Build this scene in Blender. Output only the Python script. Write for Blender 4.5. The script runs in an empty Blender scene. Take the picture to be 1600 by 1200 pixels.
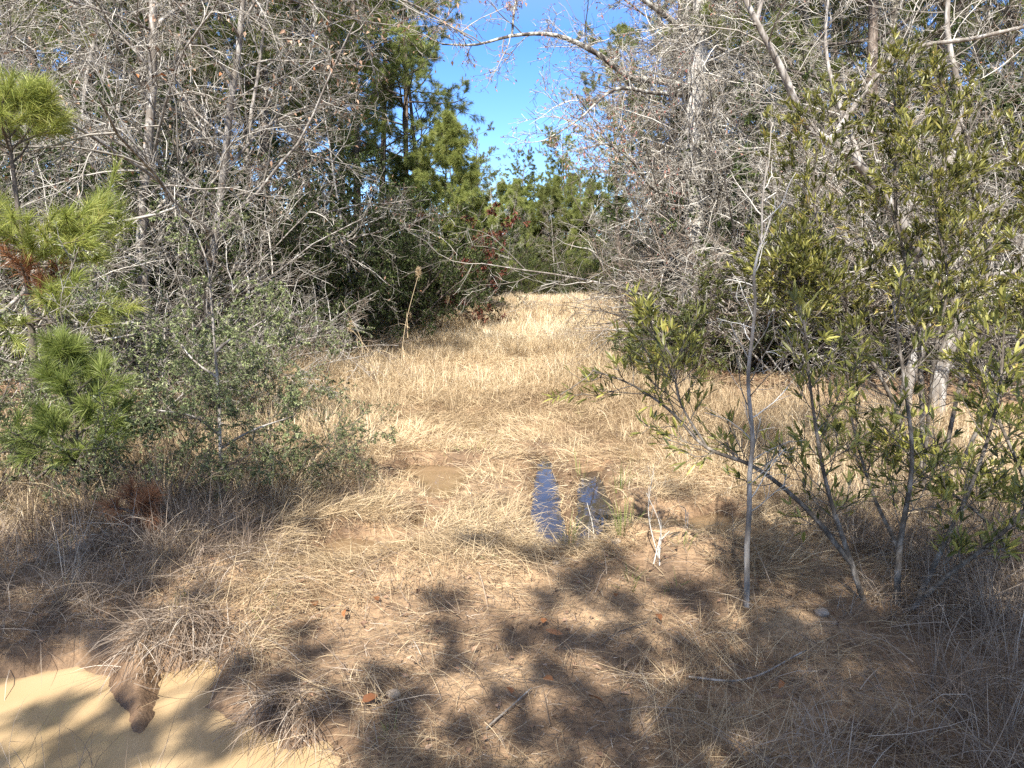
import bpy, math
import numpy as np
from mathutils import Vector

# ------------------------------------------------------------------ camera, sky, sun, exposure
scene = bpy.context.scene
col = scene.collection
CAM_Z, PITCH, LENS = 1.65, math.radians(7.9), 26.0
FPX = LENS / 36.0 * 1600.0
cam_d = bpy.data.cameras.new("camera")
cam_d.lens = LENS; cam_d.sensor_width = 36.0; cam_d.clip_end = 3000.0; cam_d.clip_start = 0.05
cam = bpy.data.objects.new("camera", cam_d)
cam.location = (0, 0, CAM_Z); cam.rotation_euler = (math.pi / 2 - PITCH, 0, 0)
col.objects.link(cam); scene.camera = cam

SUN_EL = math.radians(46.0)
SUN_AZ = np.array([-0.20, -0.98])                       # horizontal direction towards the sun (behind the viewer, left)
SUN = np.array([SUN_AZ[0] * math.cos(SUN_EL), SUN_AZ[1] * math.cos(SUN_EL), math.sin(SUN_EL)])
w = bpy.data.worlds.new("World"); scene.world = w; w.use_nodes = True
nt = w.node_tree; nt.nodes.clear()
sky = nt.nodes.new("ShaderNodeTexSky"); sky.sky_type = 'NISHITA'; sky.sun_disc = False
sky.sun_elevation = SUN_EL; sky.sun_rotation = math.atan2(SUN_AZ[0], SUN_AZ[1])
sky.air_density = 0.9; sky.dust_density = 0.1; sky.ozone_density = 4.0; sky.altitude = 300
bg = nt.nodes.new("ShaderNodeBackground"); bg.inputs["Strength"].default_value = 0.12
ow = nt.nodes.new("ShaderNodeOutputWorld")
shs = nt.nodes.new("ShaderNodeHueSaturation"); shs.inputs["Hue"].default_value = .51
stc = nt.nodes.new("ShaderNodeTexCoord"); sxy = nt.nodes.new("ShaderNodeSeparateXYZ"); smr = nt.nodes.new("ShaderNodeMapRange")   # deep blue low down, saturation cut higher up to make shade less blue
smr.inputs[1].default_value = .3; smr.inputs[2].default_value = .6; smr.inputs[3].default_value = 1.22; smr.inputs[4].default_value = .36
nt.links.new(stc.outputs["Generated"], sxy.inputs[0]); nt.links.new(sxy.outputs["Z"], smr.inputs[0]); nt.links.new(smr.outputs[0], shs.inputs["Saturation"])
nt.links.new(sky.outputs[0], shs.inputs["Color"]); nt.links.new(shs.outputs[0], bg.inputs[0]); nt.links.new(bg.outputs[0], ow.inputs[0])
sl = bpy.data.lights.new("sun", 'SUN'); sl.energy = 4.9; sl.angle = math.radians(0.55); sl.color = (1.0, 0.93, 0.82)
so = bpy.data.objects.new("sun", sl); so.rotation_euler = Vector(SUN).to_track_quat('Z', 'Y').to_euler(); so.location = (-10, -14, 20)
col.objects.link(so)
scene.view_settings.view_transform = 'Standard'; scene.view_settings.look = 'None'
scene.view_settings.exposure = 1.36; scene.view_settings.gamma = 1.0
cy = scene.cycles
cy.max_bounces = 6; cy.diffuse_bounces = 3; cy.glossy_bounces = 3; cy.transmission_bounces = 4; cy.transparent_max_bounces = 4
cy.caustics_reflective = False; cy.caustics_refractive = False
cy.use_denoising = False; cy.denoiser = 'OPENIMAGEDENOISE'; cy.denoising_input_passes = 'RGB_ALBEDO_NORMAL'; cy.denoising_prefilter = 'ACCURATE'
cy.use_adaptive_sampling = True; cy.adaptive_threshold = 0.01

# ------------------------------------------------------------------ pixel <-> place (photo pixels, 1600 x 1200)
cp, sp = math.cos(PITCH), math.sin(PITCH)
def _ray(px, py):
    cx, cyy = (px - 800) / FPX, (600 - py) / FPX
    return np.array([cx, cp + sp * cyy, -sp + cp * cyy])
def P3(px, py, d):
    r = _ray(px, py); return np.array([0, 0, CAM_Z]) + r * (d / r[1])
def G(px, py, z=0.0):
    r = _ray(px, py); t = (z - CAM_Z) / r[2]; return np.array([r[0] * t, r[1] * t])
def GX(px, d):                                          # x of a thing seen at column px that stands d metres off
    return (px - 800) / FPX * d * 0.995

# ------------------------------------------------------------------ noise
def _hash(i, j, s):
    n = (i * 374761393 + j * 668265263 + s * 974634777) & 0xFFFFFFFF
    n = ((n ^ (n >> 13)) * 1274126177) & 0xFFFFFFFF
    return ((n ^ (n >> 16)) & 0xFFFF) / 65535.0
def vnoise(x, y, sc, s=0):
    x = np.asarray(x, float) / sc; y = np.asarray(y, float) / sc
    i = np.floor(x).astype(np.int64); j = np.floor(y).astype(np.int64)
    u = x - i; v = y - j; u = u * u * (3 - 2 * u); v = v * v * (3 - 2 * v)
    a, b, c, d = _hash(i, j, s), _hash(i + 1, j, s), _hash(i, j + 1, s), _hash(i + 1, j + 1, s)
    return (a * (1 - u) + b * u) * (1 - v) + (c * (1 - u) + d * u) * v
def fbm(x, y, sc, s=0, o=3):
    t, a, n = 0, 1, 0
    for k in range(o):
        c, q = math.cos(.6 + 1.1 * k), math.sin(.6 + 1.1 * k)
        t = t + a * vnoise(x * c - y * q, x * q + y * c, sc / 2.07 ** k, s + 17 * k); n += a; a *= .5
    return t / n
def sstep(a, b, x):
    t = np.clip((x - a) / (b - a), 0, 1); return t * t * (3 - 2 * t)

# ------------------------------------------------------------------ puddles and ground height
def gpoly(pts): return np.array([G(*p) for p in pts])
PUD = {
 'muddy':  gpoly([(-160, 1085), (0, 1047), (120, 1032), (178, 1042), (196, 1080), (206, 1116), (217, 1130), (228, 1108), (235, 1075), (246, 1040), (285, 1030), (330, 1012), (348, 1040), (330, 1090), (372, 1118),
                  (430, 1128), (445, 1150), (505, 1142), (535, 1170), (540, 1330), (-200, 1330)]),
 'rut_a':  gpoly([(840, 706), (862, 706), (876, 760), (883, 800), (893, 853), (860, 857), (832, 832), (826, 770)]),
 'rut_b':  gpoly([(903, 733), (935, 728), (962, 780), (966, 835), (940, 858), (900, 864), (896, 800)]),
 'side':   gpoly([(470, 850), (540, 830), (600, 838), (665, 830), (662, 872), (600, 886), (485, 878)]),
 'upper':  gpoly([(592, 756), (636, 718), (700, 720), (742, 724), (706, 778), (668, 780), (652, 748), (630, 756)]),
 'link':   gpoly([(668, 790), (692, 790), (685, 808), (655, 825), (636, 826), (640, 805)]),
 'right':  gpoly([(965, 790), (1050, 800), (1120, 792), (1160, 800), (1150, 850), (1080, 856), (1020, 835), (962, 820)]),
}
WATER_Z = -0.035
def sdist(x, y, poly):                                  # signed distance, negative inside
    x = np.asarray(x); y = np.asarray(y)
    d = np.full(x.shape, 1e9); ins = np.zeros(x.shape, bool); n = len(poly)
    for i in range(n):
        a, b = poly[i], poly[(i + 1) % n]
        e = b - a; wx, wy = x - a[0], y - a[1]
        t = np.clip((wx * e[0] + wy * e[1]) / (e @ e), 0, 1)
        d = np.minimum(d, (wx - e[0] * t) ** 2 + (wy - e[1] * t) ** 2)
        c = (a[1] > y) != (b[1] > y)
        with np.errstate(divide='ignore', invalid='ignore'):
            xi = a[0] + (y - a[1]) * e[0] / (e[1] if abs(e[1]) > 1e-9 else 1e-9)
        ins ^= c & (x < xi)
    return np.where(ins, -1, 1) * np.sqrt(d)
def pud_sd(x, y):
    x = np.asarray(x, float); y = np.asarray(y, float)
    out = np.full(x.shape, 9.0)
    near = (y > -1) & (y < 8.5) & (np.abs(x) < 8)
    if near.any():
        xs, ys = x[near], y[near]; d = np.full(xs.shape, 9.0)
        for k, p in PUD.items(): d = np.minimum(d, sdist(xs, ys, p) + ((fbm(xs, ys, .09, 15, 3) - .5) * .075 if k == 'muddy' else 0))
        d = d + (fbm(xs, ys, .2, 5) - .5) * .05
        out[near] = d
    return out
MOUNDS = [(1000, 880, .16, .20), (1080, 905, .11, .2), (930, 905, .05, .3), (250, 1022, .05, .14), (230, 850, .12, .35), (700, 900, .10, .5), (1250, 900, .12, .8), (300, 920, .12, .7)]
MOUNDS = [(*G(a, b), h, r) for a, b, h, r in MOUNDS]
def left_edge(y):  return np.interp(y, [-10, 4, 7, 10, 14, 18, 30, 42, 52, 70], [-9, -6.0, -4.9, -4.1, -3.9, -3.8, -2.4, -.8, 0, 1])
def right_edge(y): return np.interp(y, [-10, 4, 7, 9, 10, 17, 30, 42, 52, 70], [8, 7, 6.5, 4.6, 2.4, 2.9, 4.2, 5.3, 6.2, 7])
def ground(x, y, sd=None):
    x = np.asarray(x, float); y = np.asarray(y, float)
    z = 0.05 * fbm(x, y, 1.4, 1) + .05 * fbm(x, y, .42, 2, 2) + .012 * fbm(x, y, .17, 3, 1) + .022 * (fbm(x, y, .1, 7, 2) - .4) * sstep(9, 7, y) - .02
    z = z + .55 * sstep(14, 38, y) - .3 * sstep(42, 60, y) + 1.5 * sstep(60, 120, y)
    z = z + .35 * sstep(0, 5, left_edge(y) - x) + .3 * sstep(0, 5, x - right_edge(y))
    for mx, my, h, r in MOUNDS:
        z = z + h * np.exp(-((x - mx) ** 2 + (y - my) ** 2) / (r * r)) * (.6 + .8 * vnoise(x, y, .12, 9))
    for off in (-.75, .75):                             # wheel tracks up the clearing
        cx = np.interp(y, [3, 7, 16, 30, 47], [.28, .35, -.4, .6, 2.4]) + off
        z = z - .06 * np.exp(-((x - cx) / .22) ** 2) * sstep(7, 9, y)
    if sd is None: sd = pud_sd(x, y)
    m = 1 - sstep(-.06, .10, sd)
    z = np.where(sd < 1.2, np.maximum(z, -.026 + .04 * np.clip(sd, 0, 1)), z)
    return z * (1 - m) - (.055 + .07 * sstep(0, -.25, sd)) * m
def gz(x, y): return float(ground(np.array([x]), np.array([y]))[0])

# ------------------------------------------------------------------ mesh builder
class MB:
    def __init__(s): s.v, s.q, s.t, s.qm, s.tm, s.r, s.n = [], [], [], [], [], [], 0
    def add(s, V, Q=None, T=None, mi=0, r=.5):
        V = np.asarray(V, np.float32).reshape(-1, 3); s.v.append(V)
        if Q is not None and len(Q): s.q.append(np.asarray(Q, np.int32) + s.n); s.qm.append(np.full(len(Q), mi, np.int32))
        if T is not None and len(T): s.t.append(np.asarray(T, np.int32) + s.n); s.tm.append(np.full(len(T), mi, np.int32))
        s.r.append(np.broadcast_to(np.asarray(r, np.float32), (len(V),))); s.n += len(V); return s
    def merge(s, o, loc=(0, 0, 0), rz=0., sc=1., mi=None):
        if not o.n: return s
        V = np.concatenate(o.v); c, q = math.cos(rz), math.sin(rz)
        W = np.empty_like(V); W[:, 0] = (V[:, 0] * c - V[:, 1] * q) * sc + loc[0]; W[:, 1] = (V[:, 0] * q + V[:, 1] * c) * sc + loc[1]; W[:, 2] = V[:, 2] * sc + loc[2]
        if o.q: s.q.append(np.concatenate(o.q) + s.n); m = np.concatenate(o.qm); s.qm.append(m if mi is None else np.full_like(m, mi))
        if o.t: s.t.append(np.concatenate(o.t) + s.n); m = np.concatenate(o.tm); s.tm.append(m if mi is None else np.full_like(m, mi))
        s.v.append(W); s.r.append(np.concatenate(o.r)); s.n += len(W); return s
    def mesh(s, name, mats, smooth=True):
        me = bpy.data.meshes.new(name)
        V = np.concatenate(s.v) if s.v else np.zeros((0, 3), np.float32)
        Q = np.concatenate(s.q) if s.q else np.zeros((0, 4), np.int32); T = np.concatenate(s.t) if s.t else np.zeros((0, 3), np.int32)
        me.vertices.add(len(V)); me.vertices.foreach_set("co", V.ravel())
        li = np.concatenate([Q.ravel(), T.ravel()]).astype(np.int32)
        me.loops.add(len(li)); me.loops.foreach_set("vertex_index", li)
        np_ = len(Q) + len(T); me.polygons.add(np_)
        me.polygons.foreach_set("loop_start", np.concatenate([np.arange(len(Q)) * 4, len(Q) * 4 + np.arange(len(T)) * 3]).astype(np.int32))
        me.polygons.foreach_set("material_index", np.concatenate(([*s.qm, *s.tm]) if s.qm or s.tm else [np.zeros(0, np.int32)]).astype(np.int32))
        me.update(calc_edges=True)
        me.polygons.foreach_set("use_smooth", np.full(np_, smooth, bool))
        at = me.attributes.new("rnd", 'FLOAT', 'POINT'); at.data.foreach_set("value", np.concatenate(s.r).astype(np.float32))
        for m in (mats if isinstance(mats, (list, tuple)) else [mats]): me.materials.append(m)
        return me
    def build(s, name, mats, parent=None, smooth=True):
        o = bpy.data.objects.new(name, s.mesh(name, mats, smooth)); col.objects.link(o)
        if parent is not None: o.parent = parent
        return o
def norm(a): return a / np.maximum(np.linalg.norm(a, axis=-1, keepdims=True), 1e-9)

def tubes(mb, P, R, sides, mi=0, r=None, rng=None):
    N, K, _ = P.shape
    T = norm(np.gradient(P, axis=1))
    m = np.abs(T.mean(1)); ref = np.eye(3)[np.argmin(m, axis=1)][:, None, :]
    U = norm(np.cross(T, np.broadcast_to(ref, T.shape))); W = np.cross(T, U)
    a = np.arange(sides) / sides * 2 * np.pi
    V = P[:, :, None, :] + R[:, :, None, None] * (U[:, :, None, :] * np.cos(a)[:, None] + W[:, :, None, :] * np.sin(a)[:, None])
    k, j = np.meshgrid(np.arange(K - 1), np.arange(sides), indexing='ij'); j2 = (j + 1) % sides
    q = np.stack([k * sides + j, k * sides + j2, (k + 1) * sides + j2, (k + 1) * sides + j], -1).reshape(-1, 4)
    Q = (np.arange(N)[:, None, None] * (K * sides) + q[None]).reshape(-1, 4)
    if r is None: r = rng.random(N) if rng is not None else np.full(N, .5)
    mb.add(V, Q, None, mi, np.repeat(r, K * sides))

def walk(rng, S, D, L, K, wig=.15, trop=0., tv=(0, 0, 1)):
    P = [S]; d = norm(D); tv = np.array(tv, float)
    st = (L / (K - 1))[:, None]
    for k in range(K - 1):
        d = norm(d + rng.normal(0, wig, d.shape) + tv * trop); P.append(P[-1] + d * st)
    return np.stack(P, 1)
def plen(P): return np.linalg.norm(np.diff(P, axis=1), axis=2).sum(1)
def at_t(P, R, idx, t):
    K = P.shape[1]; f = t * (K - 1); i = np.minimum(f.astype(int), K - 2); u = (f - i)
    p = P[idx, i] * (1 - u)[:, None] + P[idx, i + 1] * u[:, None]
    r = R[idx, i] * (1 - u) + R[idx, i + 1] * u
    return p, r, norm(P[idx, i + 1] - P[idx, i])
def kids(rng, P, R, m, t0=.2, t1=1., ang=45, angsd=12, frac=.5, tl=.5, K=5, wig=.12, trop=0., tv=(0, 0, 1), rmin=.003, rr=.012, absL=None, bias=None):
    N = len(P); idx = np.repeat(np.arange(N), m)
    t = np.tile((np.arange(m) + .5) / m, N) + rng.uniform(-.5, .5, N * m) / m
    t = np.clip(t0 + (t1 - t0) * t, 0, .999)
    S, r, T = at_t(P, R, idx, t)
    ref = np.where(np.abs(T[:, 2:3]) > .9, np.array([[1., 0, 0]]), np.array([[0, 0, 1.]]))
    U = norm(np.cross(T, ref)); W = np.cross(T, U); ph = rng.uniform(0, 2 * np.pi, N * m)
    a = np.radians(np.clip(rng.normal(ang, angsd, N * m), 8, 130))[:, None]
    D = T * np.cos(a) + (U * np.cos(ph)[:, None] + W * np.sin(ph)[:, None]) * np.sin(a)
    if bias is not None: D = norm(D + np.array(bias))
    L = (plen(P)[idx] if absL is None else np.full(N * m, absL)) * frac * (1 - tl * t) * rng.uniform(.55, 1.25, N * m)
    C = walk(rng, S, D, L, K, wig, trop, tv)
    rb = np.minimum(np.maximum(L * rr, rmin), np.maximum(r * .85, rmin))
    CR = rb[:, None] * np.linspace(1, .35, K)[None] ; CR = np.maximum(CR, rmin * .7)
    return C, CR

def leaves(mb, rng, S, D, L, Wd, mi=0, r=None, detail=False, spread=.5, droop=.25):
    N = len(S); D = norm(D + rng.normal(0, spread, (N, 3)))
    side = norm(np.cross(D, norm(rng.normal(0, .45, (N, 3)) + np.array([0, 0, 1.]))))
    up = np.cross(side, D); L = L * rng.uniform(.65, 1.2, N); Wd = Wd * rng.uniform(.7, 1.2, N)
    if r is None: r = rng.random(N)
    def pt(t, s, h): return S + D * (L * t)[:, None] + side * (Wd * s)[:, None] + up * (Wd * h - L * droop * t * t)[:, None]
    if not detail:
        V = np.stack([pt(0, 0, 0), pt(.45, .5, .22), pt(1, 0, 0), pt(.45, -.5, .22)], 1)
        o = np.arange(N)[:, None] * 4
        T = np.concatenate([o + [0, 1, 2], o + [0, 2, 3]]); mb.add(V, None, T, mi, np.repeat(r, 4))
    else:
        V = np.stack([pt(0, 0, 0), pt(.3, .42, .16), pt(.33, 0, 0), pt(.3, -.42, .16), pt(.7, .4, .16), pt(.68, 0, 0), pt(.7, -.4, .16), pt(1, 0, 0)], 1)
        o = np.arange(N)[:, None] * 8
        T = np.concatenate([o + [0, 1, 2], o + [0, 2, 3], o + [4, 7, 5], o + [5, 7, 6]])
        Q = np.concatenate([o + [2, 1, 4, 5], o + [3, 2, 5, 6]]); mb.add(V, Q, T, mi, np.repeat(r, 8))
def needles(mb, rng, S, D, n, L, wd, mi=0, cone=.75, r=None, droop=.15):
    N = len(S) * n; S = np.repeat(S, n, 0); D0 = np.repeat(D, n, 0)
    D = norm(D0 + rng.normal(0, cone, (N, 3))); Ln = (L * rng.uniform(.7, 1.1, N))[:, None]
    side = norm(np.cross(D, rng.normal(0, 1, (N, 3)))) * wd * .5
    S = S + D0 * rng.uniform(-.04, .02, (N, 1))
    mid = S + D * Ln * .55; tip = S + D * Ln - np.array([0, 0, 1.]) * Ln * droop
    V = np.stack([S - side, S + side, mid + side * .9, mid - side * .9, tip], 1); o = np.arange(N)[:, None] * 5
    r = rng.random(N) * .5 + np.repeat(rng.random(N // n) * .5 if r is None else r, n)
    mb.add(V, o + [0, 1, 2, 3], o + [3, 2, 4], mi, np.repeat(r, 5))

# ------------------------------------------------------------------ materials
def new_mat(name):
    m = bpy.data.materials.new(name); m.use_nodes = True; n = m.node_tree; n.nodes.clear()
    o = n.nodes.new("ShaderNodeOutputMaterial"); b = n.nodes.new("ShaderNodeBsdfPrincipled"); n.links.new(b.outputs[0], o.inputs[0])
    return m, n, b, o
def ramp(n, stops):
    r = n.nodes.new("ShaderNodeValToRGB"); e = r.color_ramp.elements
    while len(e) < len(stops): e.new(.5)
    for k, (p, c) in enumerate(stops): e[k].position = p; e[k].color = (*c, 1)
    return r
def mat_leaf(name, stops, transl=.3, rough=.5, spec=.35, vary=.25):
    m, n, b, o = new_mat(name)
    a = n.nodes.new("ShaderNodeAttribute"); a.attribute_name = "rnd"; rp = ramp(n, stops); n.links.new(a.outputs["Fac"], rp.inputs[0])
    oi = n.nodes.new("ShaderNodeObjectInfo"); hs = n.nodes.new("ShaderNodeHueSaturation")
    mr = n.nodes.new("ShaderNodeMapRange"); mr.inputs[3].default_value = 1 - vary; mr.inputs[4].default_value = 1 + vary
    n.links.new(oi.outputs["Random"], mr.inputs[0]); n.links.new(mr.outputs[0], hs.inputs["Value"]); n.links.new(rp.outputs[0], hs.inputs["Color"])
    n.links.new(hs.outputs[0], b.inputs["Base Color"]); b.inputs["Roughness"].default_value = rough; b.inputs["Specular IOR Level"].default_value = spec
    if transl:
        t = n.nodes.new("ShaderNodeBsdfTranslucent"); x = n.nodes.new("ShaderNodeMixShader"); x.inputs[0].default_value = transl
        n.links.new(hs.outputs[0], t.inputs[0]); n.links.new(b.outputs[0], x.inputs[1]); n.links.new(t.outputs[0], x.inputs[2]); n.links.new(x.outputs[0], o.inputs[0])
    return m
def mat_bark(name, stops, scale=18, stretch=.25, bump=.4, rough=.9):
    m, n, b, o = new_mat(name)
    tc = n.nodes.new("ShaderNodeTexCoord"); mp = n.nodes.new("ShaderNodeMapping"); mp.inputs["Scale"].default_value = (1, 1, stretch)
    n.links.new(tc.outputs["Object"], mp.inputs[0])
    ns = n.nodes.new("ShaderNodeTexNoise"); ns.inputs["Scale"].default_value = scale; ns.inputs["Detail"].default_value = 6; ns.inputs["Roughness"].default_value = .65
    n.links.new(mp.outputs[0], ns.inputs["Vector"]); rp = ramp(n, stops); n.links.new(ns.outputs[0], rp.inputs[0]); n.links.new(rp.outputs[0], b.inputs["Base Color"])
    bp = n.nodes.new("ShaderNodeBump"); bp.inputs["Strength"].default_value = bump; bp.inputs["Distance"].default_value = .03
    n.links.new(ns.outputs[0], bp.inputs["Height"]); n.links.new(bp.outputs[0], b.inputs["Normal"]); b.inputs["Roughness"].default_value = rough
    b.inputs["Specular IOR Level"].default_value = .2
    return m
M = {}
M['bark_grey'] = mat_bark("grey_bark", [(.3, (.08, .068, .057)), (.48, (.20, .178, .155)), (.57, (.33, .31, .285)), (.72, (.54, .53, .50))], 14)
M['bark_pine'] = mat_bark("pine_bark", [(.3, (.045, .035, .03)), (.5, (.14, .11, .09)), (.7, (.28, .235, .20))], 16)
M['bark_pale'] = mat_bark("pale_bark", [(.28, (.14, .125, .105)), (.45, (.36, .34, .31)), (.6, (.52, .505, .475)), (.8, (.66, .65, .62))], 26, .6, .25)
M['bark_lichen'] = mat_bark("lichen_bark", [(.36, (.05, .042, .037)), (.49, (.13, .112, .095)), (.54, (.36, .35, .31)), (.72, (.54, .54, .49))], 9, .9, .35)
M['bark_dark'] = mat_bark("dark_bark", [(.3, (.05, .042, .036)), (.55, (.12, .10, .085)), (.75, (.26, .235, .21))], 22)
M['bark_stem'] = mat_bark("stem_bark", [(.3, (.04, .034, .028)), (.5, (.115, .098, .08)), (.62, (.24, .215, .185)), (.8, (.40, .375, .335))], 24, .5)
M['stone'] = mat_bark("stone", [(.3, (.22, .17, .13)), (.6, (.36, .30, .24))], 30, 1)
M['twig'] = mat_leaf("grey_twig", [(0, (.10, .09, .075)), (.35, (.21, .19, .163)), (.7, (.385, .36, .318)), (1, (.62, .595, .545))], 0, .85, .15, .18)
M['twig_brown'] = mat_leaf("brown_twig", [(0, (.09, .068, .052)), (.5, (.21, .165, .13)), (1, (.42, .36, .30))], 0, .85, .15, .15)
M['needle'] = mat_leaf("pine_needle", [(0, (.10, .13, .042)), (.5, (.23, .275, .085)), (.85, (.37, .39, .125)), (1, (.46, .42, .18))], .45, .45, .4)
M['needle_young'] = mat_leaf("young_pine_needle", [(0, (.11, .14, .036)), (.45, (.25, .295, .07)), (.85, (.40, .41, .115)), (1, (.50, .45, .19))], .4, .45, .4)
M['needle_far'] = mat_leaf("far_pine_needle", [(0, (.11, .14, .045)), (.5, (.255, .295, .095)), (.85, (.39, .41, .14)), (1, (.46, .43, .19))], .45, .5, .3)
M['needle_blue'] = mat_leaf("seedling_needle", [(0, (.11, .15, .04)), (.5, (.25, .315, .075)), (1, (.44, .48, .16))], .4, .45, .4)
M['needle_dead'] = mat_leaf("dead_needle", [(0, (.12, .055, .03)), (.5, (.26, .12, .06)), (1, (.40, .22, .12))], .25, .7, .2)
M['leaf_dark'] = mat_leaf("dark_evergreen_leaf", [(0, (.032, .05, .018)), (.5, (.075, .108, .035)), (.85, (.145, .185, .06)), (1, (.23, .25, .10))], .3, .45, .4)
M['leaf_small'] = mat_leaf("small_shrub_leaf", [(0, (.055, .07, .032)), (.4, (.14, .172, .075)), (.8, (.28, .32, .15)), (1, (.44, .46, .26))], .35, .5, .3)
M['leaf_bay'] = mat_leaf("bay_leaf", [(0, (.06, .072, .024)), (.35, (.19, .20, .055)), (.7, (.40, .385, .105)), (.92, (.56, .51, .155)), (1, (.50, .37, .13))], .42, .36, .45)
M['leaf_mid'] = mat_leaf("mid_green_leaf", [(0, (.06, .075, .02)), (.5, (.15, .175, .045)), (1, (.30, .31, .09))], .35, .45, .4)
M['leaf_rust'] = mat_leaf("rust_leaf", [(0, (.07, .022, .018)), (.5, (.17, .055, .04)), (1, (.30, .13, .08))], .3, .6, .25)
M['bud'] = mat_leaf("red_bud", [(0, (.20, .07, .06)), (.5, (.33, .15, .12)), (1, (.40, .26, .20))], .25, .6, .2)
M['straw'] = mat_leaf("straw_blade", [(0, (.15, .105, .065)), (.2, (.33, .245, .15)), (.5, (.55, .43, .27)), (.8, (.70, .58, .39)), (.93, (.78, .69, .52)), (1, (.80, .74, .60))], .3, .65, .25, 0)
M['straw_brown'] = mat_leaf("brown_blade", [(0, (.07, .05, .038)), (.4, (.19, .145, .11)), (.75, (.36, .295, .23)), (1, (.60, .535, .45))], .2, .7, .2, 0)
M['green_blade'] = mat_leaf("green_blade", [(0, (.08, .11, .03)), (.5, (.19, .24, .06)), (1, (.36, .38, .13))], .3, .5, .3, 0)
M['litter'] = mat_leaf("fallen_leaf", [(0, (.08, .045, .03)), (.35, (.19, .115, .075)), (.7, (.33, .21, .14)), (.92, (.45, .33, .24)), (1, (.42, .15, .05))], .15, .6, .3, 0)
M['orange_leaf'] = mat_leaf("orange_leaf", [(0, (.20, .085, .04)), (1, (.42, .19, .08))], .25, .5, .3)

def mat_soil():
    m, n, b, o = new_mat("soil")
    g = n.nodes.new("ShaderNodeNewGeometry")
    n1 = n.nodes.new("ShaderNodeTexNoise"); n1.inputs["Scale"].default_value = 1.7; n1.inputs["Detail"].default_value = 5
    n2 = n.nodes.new("ShaderNodeTexNoise"); n2.inputs["Scale"].default_value = 28; n2.inputs["Detail"].default_value = 8; n2.inputs["Roughness"].default_value = .7
    n3 = n.nodes.new("ShaderNodeTexNoise"); n3.inputs["Scale"].default_value = 90; n3.inputs["Detail"].default_value = 4
    for k in (n1, n2, n3): n.links.new(g.outputs["Position"], k.inputs["Vector"])
    r1 = ramp(n, [(.3, (.13, .086, .053)), (.48, (.25, .165, .097)), (.62, (.39, .268, .157)), (.8, (.47, .345, .215))]); n.links.new(n1.outputs[0], r1.inputs[0])
    r2 = ramp(n, [(.32, (.38, .35, .33)), (.5, (.85, .85, .85)), (.7, (1.35, 1.33, 1.3))]); n.links.new(n2.outputs[0], r2.inputs[0])
    mx = n.nodes.new("ShaderNodeMix"); mx.data_type = 'RGBA'; mx.blend_type = 'MULTIPLY'; mx.inputs[0].default_value = .85
    n.links.new(r1.outputs[0], mx.inputs[6]); n.links.new(r2.outputs[0], mx.inputs[7])
    wet = n.nodes.new("ShaderNodeAttribute"); wet.attribute_name = "rnd"                # wetness near the water: darker, glossier mud
    dk = n.nodes.new("ShaderNodeMix"); dk.data_type = 'RGBA'; dk.blend_type = 'MULTIPLY'; dk.inputs[7].default_value = (.55, .5, .46, 1)
    n.links.new(wet.outputs["Fac"], dk.inputs[0]); n.links.new(mx.outputs[2], dk.inputs[6]); n.links.new(dk.outputs[2], b.inputs["Base Color"])
    rr = n.nodes.new("ShaderNodeMapRange"); rr.inputs[3].default_value = .95; rr.inputs[4].default_value = .6; n.links.new(wet.outputs["Fac"], rr.inputs[0]); n.links.new(rr.outputs[0], b.inputs["Roughness"])
    bp = n.nodes.new("ShaderNodeBump"); bp.inputs["Strength"].default_value = .55; bp.inputs["Distance"].default_value = .015
    ad = n.nodes.new("ShaderNodeMath"); ad.operation = 'ADD'; n.links.new(n2.outputs[0], ad.inputs[0]); n.links.new(n3.outputs[0], ad.inputs[1])
    n.links.new(ad.outputs[0], bp.inputs["Height"]); n.links.new(bp.outputs[0], b.inputs["Normal"])
    return m
M['soil'] = mat_soil()
def mat_water(name, stops, rough, bumpd, sss=0., murk=.04, base_op=.55):
    m, n, b, o = new_mat(name)
    g = n.nodes.new("ShaderNodeNewGeometry"); ns = n.nodes.new("ShaderNodeTexNoise"); ns.inputs["Scale"].default_value = 2.2; ns.inputs["Detail"].default_value = 3
    n.links.new(g.outputs["Position"], ns.inputs["Vector"]); rp = ramp(n, stops); n.links.new(ns.outputs[0], rp.inputs[0]); n.links.new(rp.outputs[0], b.inputs["Base Color"])
    b.inputs["Roughness"].default_value = rough; b.inputs["IOR"].default_value = 1.38
    if sss:
        b.inputs["Subsurface Weight"].default_value = 1; b.inputs["Subsurface Radius"].default_value = (1, .75, .45); b.inputs["Subsurface Scale"].default_value = sss
    n2 = n.nodes.new("ShaderNodeTexNoise"); n2.inputs["Scale"].default_value = 9; n.links.new(g.outputs["Position"], n2.inputs["Vector"])
    bp = n.nodes.new("ShaderNodeBump"); bp.inputs["Strength"].default_value = bumpd; bp.inputs["Distance"].default_value = .004
    n.links.new(n2.outputs[0], bp.inputs["Height"]); n.links.new(bp.outputs[0], b.inputs["Normal"])
    a = n.nodes.new("ShaderNodeAttribute"); a.attribute_name = "rnd"; mr = n.nodes.new("ShaderNodeMapRange"); mr.inputs[1].default_value = 0; mr.inputs[2].default_value = murk; mr.inputs[3].default_value = base_op   # water depth: shallow water lets the bed show
    t = n.nodes.new("ShaderNodeBsdfTransparent"); mx = n.nodes.new("ShaderNodeMixShader"); n.links.new(a.outputs["Fac"], mr.inputs[0]); n.links.new(mr.outputs[0], mx.inputs[0]); n.links.new(t.outputs[0], mx.inputs[1]); n.links.new(b.outputs[0], mx.inputs[2]); n.links.new(mx.outputs[0], o.inputs[0])
    return m
M['mud_water'] = mat_water("muddy_water", [(.3, (.37, .265, .145)), (.7, (.44, .325, .19))], .03, .12, 0, .02, .8)
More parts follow.
